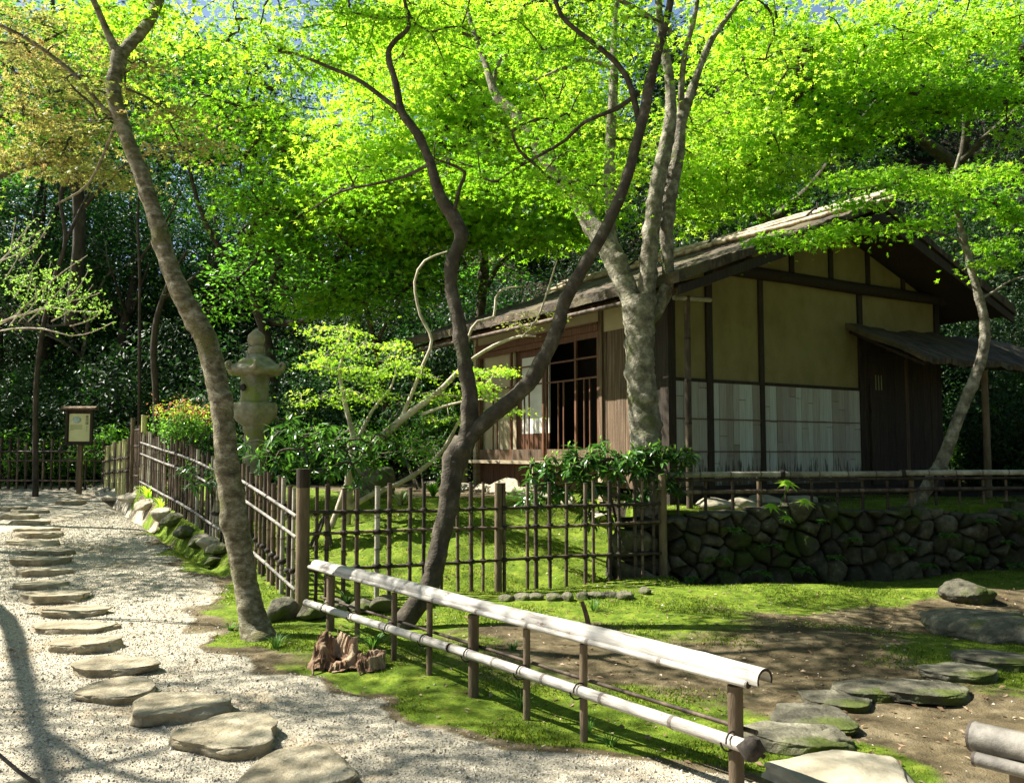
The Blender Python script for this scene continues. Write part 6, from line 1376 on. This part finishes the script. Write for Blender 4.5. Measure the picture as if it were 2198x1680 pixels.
def at_(u, v): return gp(u, v)
grass_tuft("grass_tuft", "arching striped grass tuft growing behind the rotten stump", at_(800, 1395), 34, .24, .20, 'leaf_grass', .009)
grass_tuft("grass_tuft", "fine pale grass tuft at the foot of the leaning trunk", at_(592, 1390), 50, .16, .16, 'leaf_grass', .004)
grass_tuft("grass_tuft", "dark grass tuft behind the left end of the bamboo railing", at_(745, 1300), 30, .20, .18, 'leaf_grass', .006)
grass_tuft("grass_tuft", "sparse dry grass tuft beside a railing post near the middle", at_(1118, 1520), 34, .15, .14, 'leaf_grass', .004)
grass_tuft("grass_tuft", "small dark grass tuft behind the railing in the moss", at_(1100, 1395), 26, .11, .10, 'leaf_grass', .005)
grass_tuft("grass_tuft", "drooping grass tuft below the cobbles left of the stone wall", at_(1275, 1310), 40, .16, .16, 'leaf_grass', .004)
grass_tuft("grass_tuft", "low grass tuft at the path edge near the railing end", at_(1310, 1600), 26, .09, .10, 'leaf_grass', .004)
grass_tuft("grass_tuft", "small upright grass tuft beside the fifth railing post", at_(1262, 1570), 16, .11, .08, 'leaf_grass', .005)
grass_tuft("grass_tuft", "tall fine sunlit grass tuft at the foot of the gate posts", at_(318, 1075), 60, .42, .34, 'leaf_fresh', .009)
grass_tuft("grass_tuft", "second fine grass tuft spilling over the pale edging stones", at_(345, 1092), 44, .30, .30, 'leaf_fresh', .008)
grass_tuft("grass_tuft", "low grass tuft against the gravel side of the leaning trunk", at_(495, 1352), 30, .10, .10, 'leaf_grass', .005)
for i, (u, v, Y, n, lab_) in enumerate(((735, 1062, 12.4, 60, "striped bamboo grass clump below the water basin, left half"), (800, 1050, 12.6, 70, "striped bamboo grass clump directly before the water basin"), (860, 1068, 12.3, 50, "striped bamboo grass clump right of the water basin"), (930, 1055, 12.9, 46, "feathery green clump near the far corner of the veranda"))):
    p = foot(u, v, Y); grass_tuft("bamboo_grass", lab_, p, n, .34, .30, 'leaf_stripe' if i < 3 else 'leaf_mid', .014, "striped bamboo grass clumps" if i < 3 else None)


def fern(label, pos, L, n, face, group="ferns on the stone wall"):
    mb = MB(); pos = np.asarray(pos, float)
    for k in range(n):
        a = face + rng.uniform(-1.1, 1.1); o = np.array([math.cos(a), math.sin(a), 0]); ll = L * rng.uniform(.7, 1.15); s = np.linspace(.05, 1, 14); c = pos + o * (ll * s)[:, None] + np.array([0, 0, 1.0]) * (ll * (.55 * s - .75 * s ** 2))[:, None]
        mb.tube(c, .0025, 4, 0, rnd=.5); sd_ = np.array([-o[1], o[0], 0]); dd, cc, ss = [], [], []
        for q in (-1, 1): dd.append(np.tile(sd_ * q + o * .45, (14, 1))); cc.append(c); ss.append(ll * .30 * np.sin(np.pi * np.clip(s * .9 + .08, 0, 1)))
        dd, cc, ss = np.concatenate(dd), np.concatenate(cc), np.concatenate(ss); mb.leaves(OVAL, cc, np.array([0, 0, 1]) + rng.normal(size=cc.shape) * .15, dd, ss, 0)
    o = mb.build("fern", M['leaf_grass'], origin=tuple(pos)); return tag(o, label, "fern", group)


FP = [(.55, .30, .22, "fern low on the stone wall beside its left end"), (1.05, .12, .26, "fern with a yellowing frond at the foot of the stone wall near its left end"), (1.25, .42, .18, "light green fern in a joint near the left third of the stone wall"), (2.3, .48, .18, "small fern hanging mid height below the leaning thin tree"), (2.75, .60, .16, "bright fern near the wall top under the terrace railing"), (3.3, .15, .18, "tiny fern at the wall foot in the middle"),
      (4.1, .66, .22, "fern on the wall top at right of centre"), (4.35, .40, .18, "pale fern halfway up the right part of the wall"), (4.75, .55, .24, "large bright fern high on the right part of the wall"), (5.1, .28, .22, "dark fern low on the right part of the wall"), (4.9, .84, .26, "upright fern standing on top of the wall at right"), (.25, .08, .18, "fern in the moss at the wall's left corner")]
FP += [(.8, .62, .2, "fern at the wall top left of the hand-shaped leaves"), (1.6, .15, .24, "broad fern at the wall foot below the hand-shaped leaves"), (1.9, .70, .16, "small fern on the wall's upper edge left of centre"), (2.05, .28, .2, "fern in a low joint of the wall left of centre"), (3.0, .35, .2, "fern halfway up the middle of the stone wall"), (3.6, .50, .22, "fern under the wall's top stones right of centre"),
       (3.85, .22, .2, "low fern in a shaded joint right of the wall's middle"), (4.5, .12, .22, "fern in the moss at the foot of the wall's right part"), (4.6, .74, .26, "arching fern over the wall's top edge at right"), (5.35, .62, .28, "large fern hanging from the wall near the right edge of the view"), (5.5, .38, .24, "fern low on the wall beside the right edge of the view"), (5.25, .10, .2, "fern at the wall foot beside the right edge of the view")]
for i, (a, z, L, lb) in enumerate(FP):
    p = np.array([WA[0] + WD[0] * a - WN[0] * .08, WA[1] + WD[1] * a - WN[1] * .08, z]); fern(lb, p, L, 6, math.atan2(-WN[1], -WN[0]))
pf = P(1672, 1110, 10.6); pf[2] = .80
fat = thing("fatsia_plant", "young plant with large hand-shaped sunlit leaves on the wall top before the gable", "plant", pf)
for (u, v, Y, s) in ((1690, 1032, 10.3, .20), (1655, 1082, 10.2, .17), (1728, 1072, 10.35, .17), (1690, 1108, 10.15, .13)):
    c = P(u, v, Y); mb = MB(); sp_ = spline(np.array([[*pf, .008], [*((pf + c) / 2 + (.02, 0, .03)), .006], [*c, .004]]), .06); mb.tube(sp_[:, :3], sp_[:, 3], 6); mb.build("stalk", M['leaf_shoot'], fat, pf)
    mb = MB(); mb.leaves(FATSIA, c[None], np.array([[.1, -.35, .9]]), np.array([[rng.normal() * .5, -1, -.1]]), [s], 0); mb.build("leaf", M['leaf_fresh'], fat, pf)

# rotten stumps
def stump(label, pos, r, h, seed, hollow):
    r_ = np.random.default_rng(seed); a = np.linspace(0, 2 * math.pi, 121); prof = []
    top = h * (1 + .14 * np.sin(2 * a + seed) + .10 * np.sin(5 * a + 1) + .07 * np.sin(13 * a) + .05 * np.sin(23 * a + 2)); front = np.exp(-((np.cos(a - (-1.3)) - 1) ** 2) * 6) * hollow; top = top * (1 - .75 * front)
    rr = r * (1 + .10 * np.sin(3 * a + seed) + .04 * np.sin(8 * a) + .035 * np.sin(21 * a)); rings = []
    for k, f in ((0, 1.25), (.25, 1.08), (.6, 1.0), (.9, .97), (1.0, .90)): rings.append(np.stack([rr * f * np.cos(a), rr * f * np.sin(a), top * k], 1))
    for k, f in ((1.0, .74), (.6, .66), (.3, .5), (.2, .1)): rings.append(np.stack([rr * f * np.cos(a), rr * f * np.sin(a), top * k], 1))
    R = np.array(rings) + np.asarray(pos); R = R + .010 * N3(R * 7)[..., None]; R[:, -1] = R[:, 0]; mb = MB(); mb.grid(R, 0, True)
    for k in range(int(70 * r / .15)):                    # standing splinters of rotten grain
        an = r_.uniform(0, 6.28); i = int(an / 6.2832 * 120); q = r * r_.uniform(.74, 1.04); hh = top[i] * r_.uniform(.75, 1.18); p0 = np.asarray(pos) + np.array([q * 1.1 * math.cos(an), q * 1.1 * math.sin(an), -.01]); p1 = np.asarray(pos) + np.array([q * math.cos(an + .06), q * math.sin(an + .06), hh])
        w_ = r_.uniform(.006, .014); mb.tube([p0, p0 * .5 + p1 * .5 + r_.normal(size=3) * .006, p1], [w_ * 1.2, w_, w_ * .25], 5)
    for k in range(1):
        an = r_.uniform(-2.3, -1.9); d = np.array([math.cos(an), math.sin(an), 0]); q = np.asarray(pos); sp_ = spline(np.array([[*(q + d * r * .8 + (0, 0, .06)), .014], [*(q + d * r * 1.6 + (.03, 0, .05)), .011], [*(q + d * r * 2.2 + (.1, 0, -.01)), .006]]), .05); mb.tube(sp_[:, :3], sp_[:, 3], 6)
    return tag(mb.build("tree_stump", M['stump'], origin=tuple(pos)), label, "stump")


stump("crumbling hollow reddish-brown tree stump beside the railing", gp(722, 1425), .15, .17, 3, 1.0)
stump("small low brown stump right of the crumbling hollow one", gp(795, 1432), .10, .10, 5, .2)
p = gp(1265, 1345); mb = MB(); sp_ = spline(np.array([[p[0], p[1], -.05, .028], [p[0] - .02, p[1] + .02, .10, .024], [p[0] - .06, p[1] + .05, .22, .020]]), .05); mb.tube(sp_[:, :3], sp_[:, 3], 8, wob=.15); tag(mb.build("sawn_stem", M['stump'], origin=tuple(p)), "short reddish cut stem poking up behind the railing cap", "stump")
# dark rope or rod in the bottom left corner
c0, c1 = P(-10, 1612, 3.9), P(95, 1690, 3.55); mb = MB(); mb.tube([c0, c0 * .5 + c1 * .5 + (0, 0, -.01), c1 + (c1 - c0) * .4], .008, 8); tag(mb.build("barrier_rope", M['rope'], origin=tuple(c1)), "thin dark purple-brown rope crossing the bottom left corner", "rope")

# ------------------------------------------------------------------ uncountable cover
def scatter(n, x0, x1, y0, y1): return rng.uniform(x0, x1, n), y0 + (y1 - y0) * rng.random(n) ** 1.35


x, y = scatter(330000, -7.5, 3.4, 3.0, 16); g, m_, l_ = masks(x, y); k = rng.random(len(x)) < np.clip(g * 1.1 - .05, 0.01, 1) * np.clip(1.15 - .0 * y, 0, 1)
ins = np.abs(x / np.maximum(y, .1)) < .62; k &= ins; x, y = x[k][:110000], y[k][:110000]; z = H(x, y); N = len(x)
T = np.array([[1, 0, 0], [-.5, .8, 0], [-.5, -.8, 0], [0, 0, .8], [0, 0, -.5]]); F = np.array([[0, 1, 3], [1, 2, 3], [2, 0, 3]])
s = rng.uniform(.0035, .0075, N) * (1 + (rng.random(N) < .03) * 1.2) * (1 + .07 * np.maximum(y - 5, 0)); an = rng.uniform(0, 6.28, N); ca, sa = np.cos(an), np.sin(an); V = np.stack([(T[None, :, 0] * ca[:, None] - T[None, :, 1] * sa[:, None]), (T[None, :, 0] * sa[:, None] + T[None, :, 1] * ca[:, None]), np.broadcast_to(T[None, :, 2], (N, 5))], -1) * s[:, None, None] + np.stack([x, y, z + s * .15], -1)[:, None]
peb, pt, pb_, po = material("pebbles"); at = nd(pt, "Attribute", _attribute_name="rnd"); rp = ramp(pt, [(0, (.19, .165, .12)), (.4, (.35, .315, .24)), (.8, (.49, .455, .36)), (1, (.64, .60, .51))]); pt.links.new(at.outputs["Fac"], rp.inputs[0]); pt.links.new(rp.outputs[0], pb_.inputs["Base Color"]); pb_.inputs["Roughness"].default_value = .9
mb = MB(); mb.add(V.reshape(-1, 3), (np.arange(N)[:, None, None] * 5 + F[None]).reshape(-1, 3), 0, False, np.repeat(rng.random(N), 3)); tag(mb.build("gravel", peb), "pale loose gravel grains covering the path", "gravel", kind="stuff")

x, y = scatter(800000, -7, 8, 3.4, 13.5); g, m_, l_ = masks(x, y); nn = N2(np.stack([x, y], -1) * 1.6); k = (rng.random(len(x)) < sstep(.35, .75, m_ + .12 * nn)) & (np.abs(x / y) < .62); x, y = x[k][:190000], y[k][:190000]; z = H(x, y); N = len(x)
h = rng.uniform(.007, .018, N) * (1 + .5 * np.clip(nn[k][:190000], -1, 1)); d = np.stack([rng.normal(size=N) * .6, rng.normal(size=N) * .6, np.ones(N)], -1); TB = (np.array([[0, .22, 0], [0, -.22, 0], [1, 0, 0]]), np.array([[0, 1, 2]]))
mb = MB(); mb.leaves(TB, np.stack([x, y, z], -1), np.stack([rng.normal(size=N), rng.normal(size=N) - .6, np.zeros(N) + .2], -1), d, h, 0); tag(mb.build("moss_tufts", M['moss_blade']), "fine upright moss tips over the green carpet", "moss", kind="stuff")

x, y = scatter(9500, -6, 8, 3.3, 12.5); g, m_, l_ = masks(x, y); right = sstep(-.5, 2.0, x - EDGE(y)); k = rng.random(len(x)) < (.10 + .75 * right); x, y = x[k], y[k]; z = H(x, y) + .008; N = len(x)
mb = MB(); mb.leaves(OVAL, np.stack([x, y, z], -1), np.array([0, 0, 1]) + rng.normal(size=(N, 3)) * .35, rng.normal(size=(N, 3)) * np.array([1, 1, .1]), rng.uniform(.018, .05, N), 0); tag(mb.build("leaf_litter", M['leaf_dry']), "scattered dry fallen leaves on the ground", "fallen leaves", kind="stuff")
x = rng.uniform(-16, 16, 60000); y = rng.uniform(16.5, 30, 60000); z = H(x, y) + .02; k = z > .95; x, y, z = x[k], y[k], z[k]; N = len(x)
mb = MB(); mb.leaves(OVAL, np.stack([x, y, z], -1), np.array([0, -.4, 1]) + rng.normal(size=(N, 3)) * .45, rng.normal(size=(N, 3)), rng.uniform(.05, .11, N), 0); tag(mb.build("leaf_litter", M['leaf_dry']), "brown leaf litter under the trees on the hillside", "fallen leaves", kind="stuff")
x = rng.uniform(-15, 15, 70000); y = rng.uniform(16, 27, 70000); z = H(x, y); k = (z > .9) & (N2(np.stack([x, y], -1) * .5) > -.3); x, y, z = x[k], y[k], z[k]; N = len(x)
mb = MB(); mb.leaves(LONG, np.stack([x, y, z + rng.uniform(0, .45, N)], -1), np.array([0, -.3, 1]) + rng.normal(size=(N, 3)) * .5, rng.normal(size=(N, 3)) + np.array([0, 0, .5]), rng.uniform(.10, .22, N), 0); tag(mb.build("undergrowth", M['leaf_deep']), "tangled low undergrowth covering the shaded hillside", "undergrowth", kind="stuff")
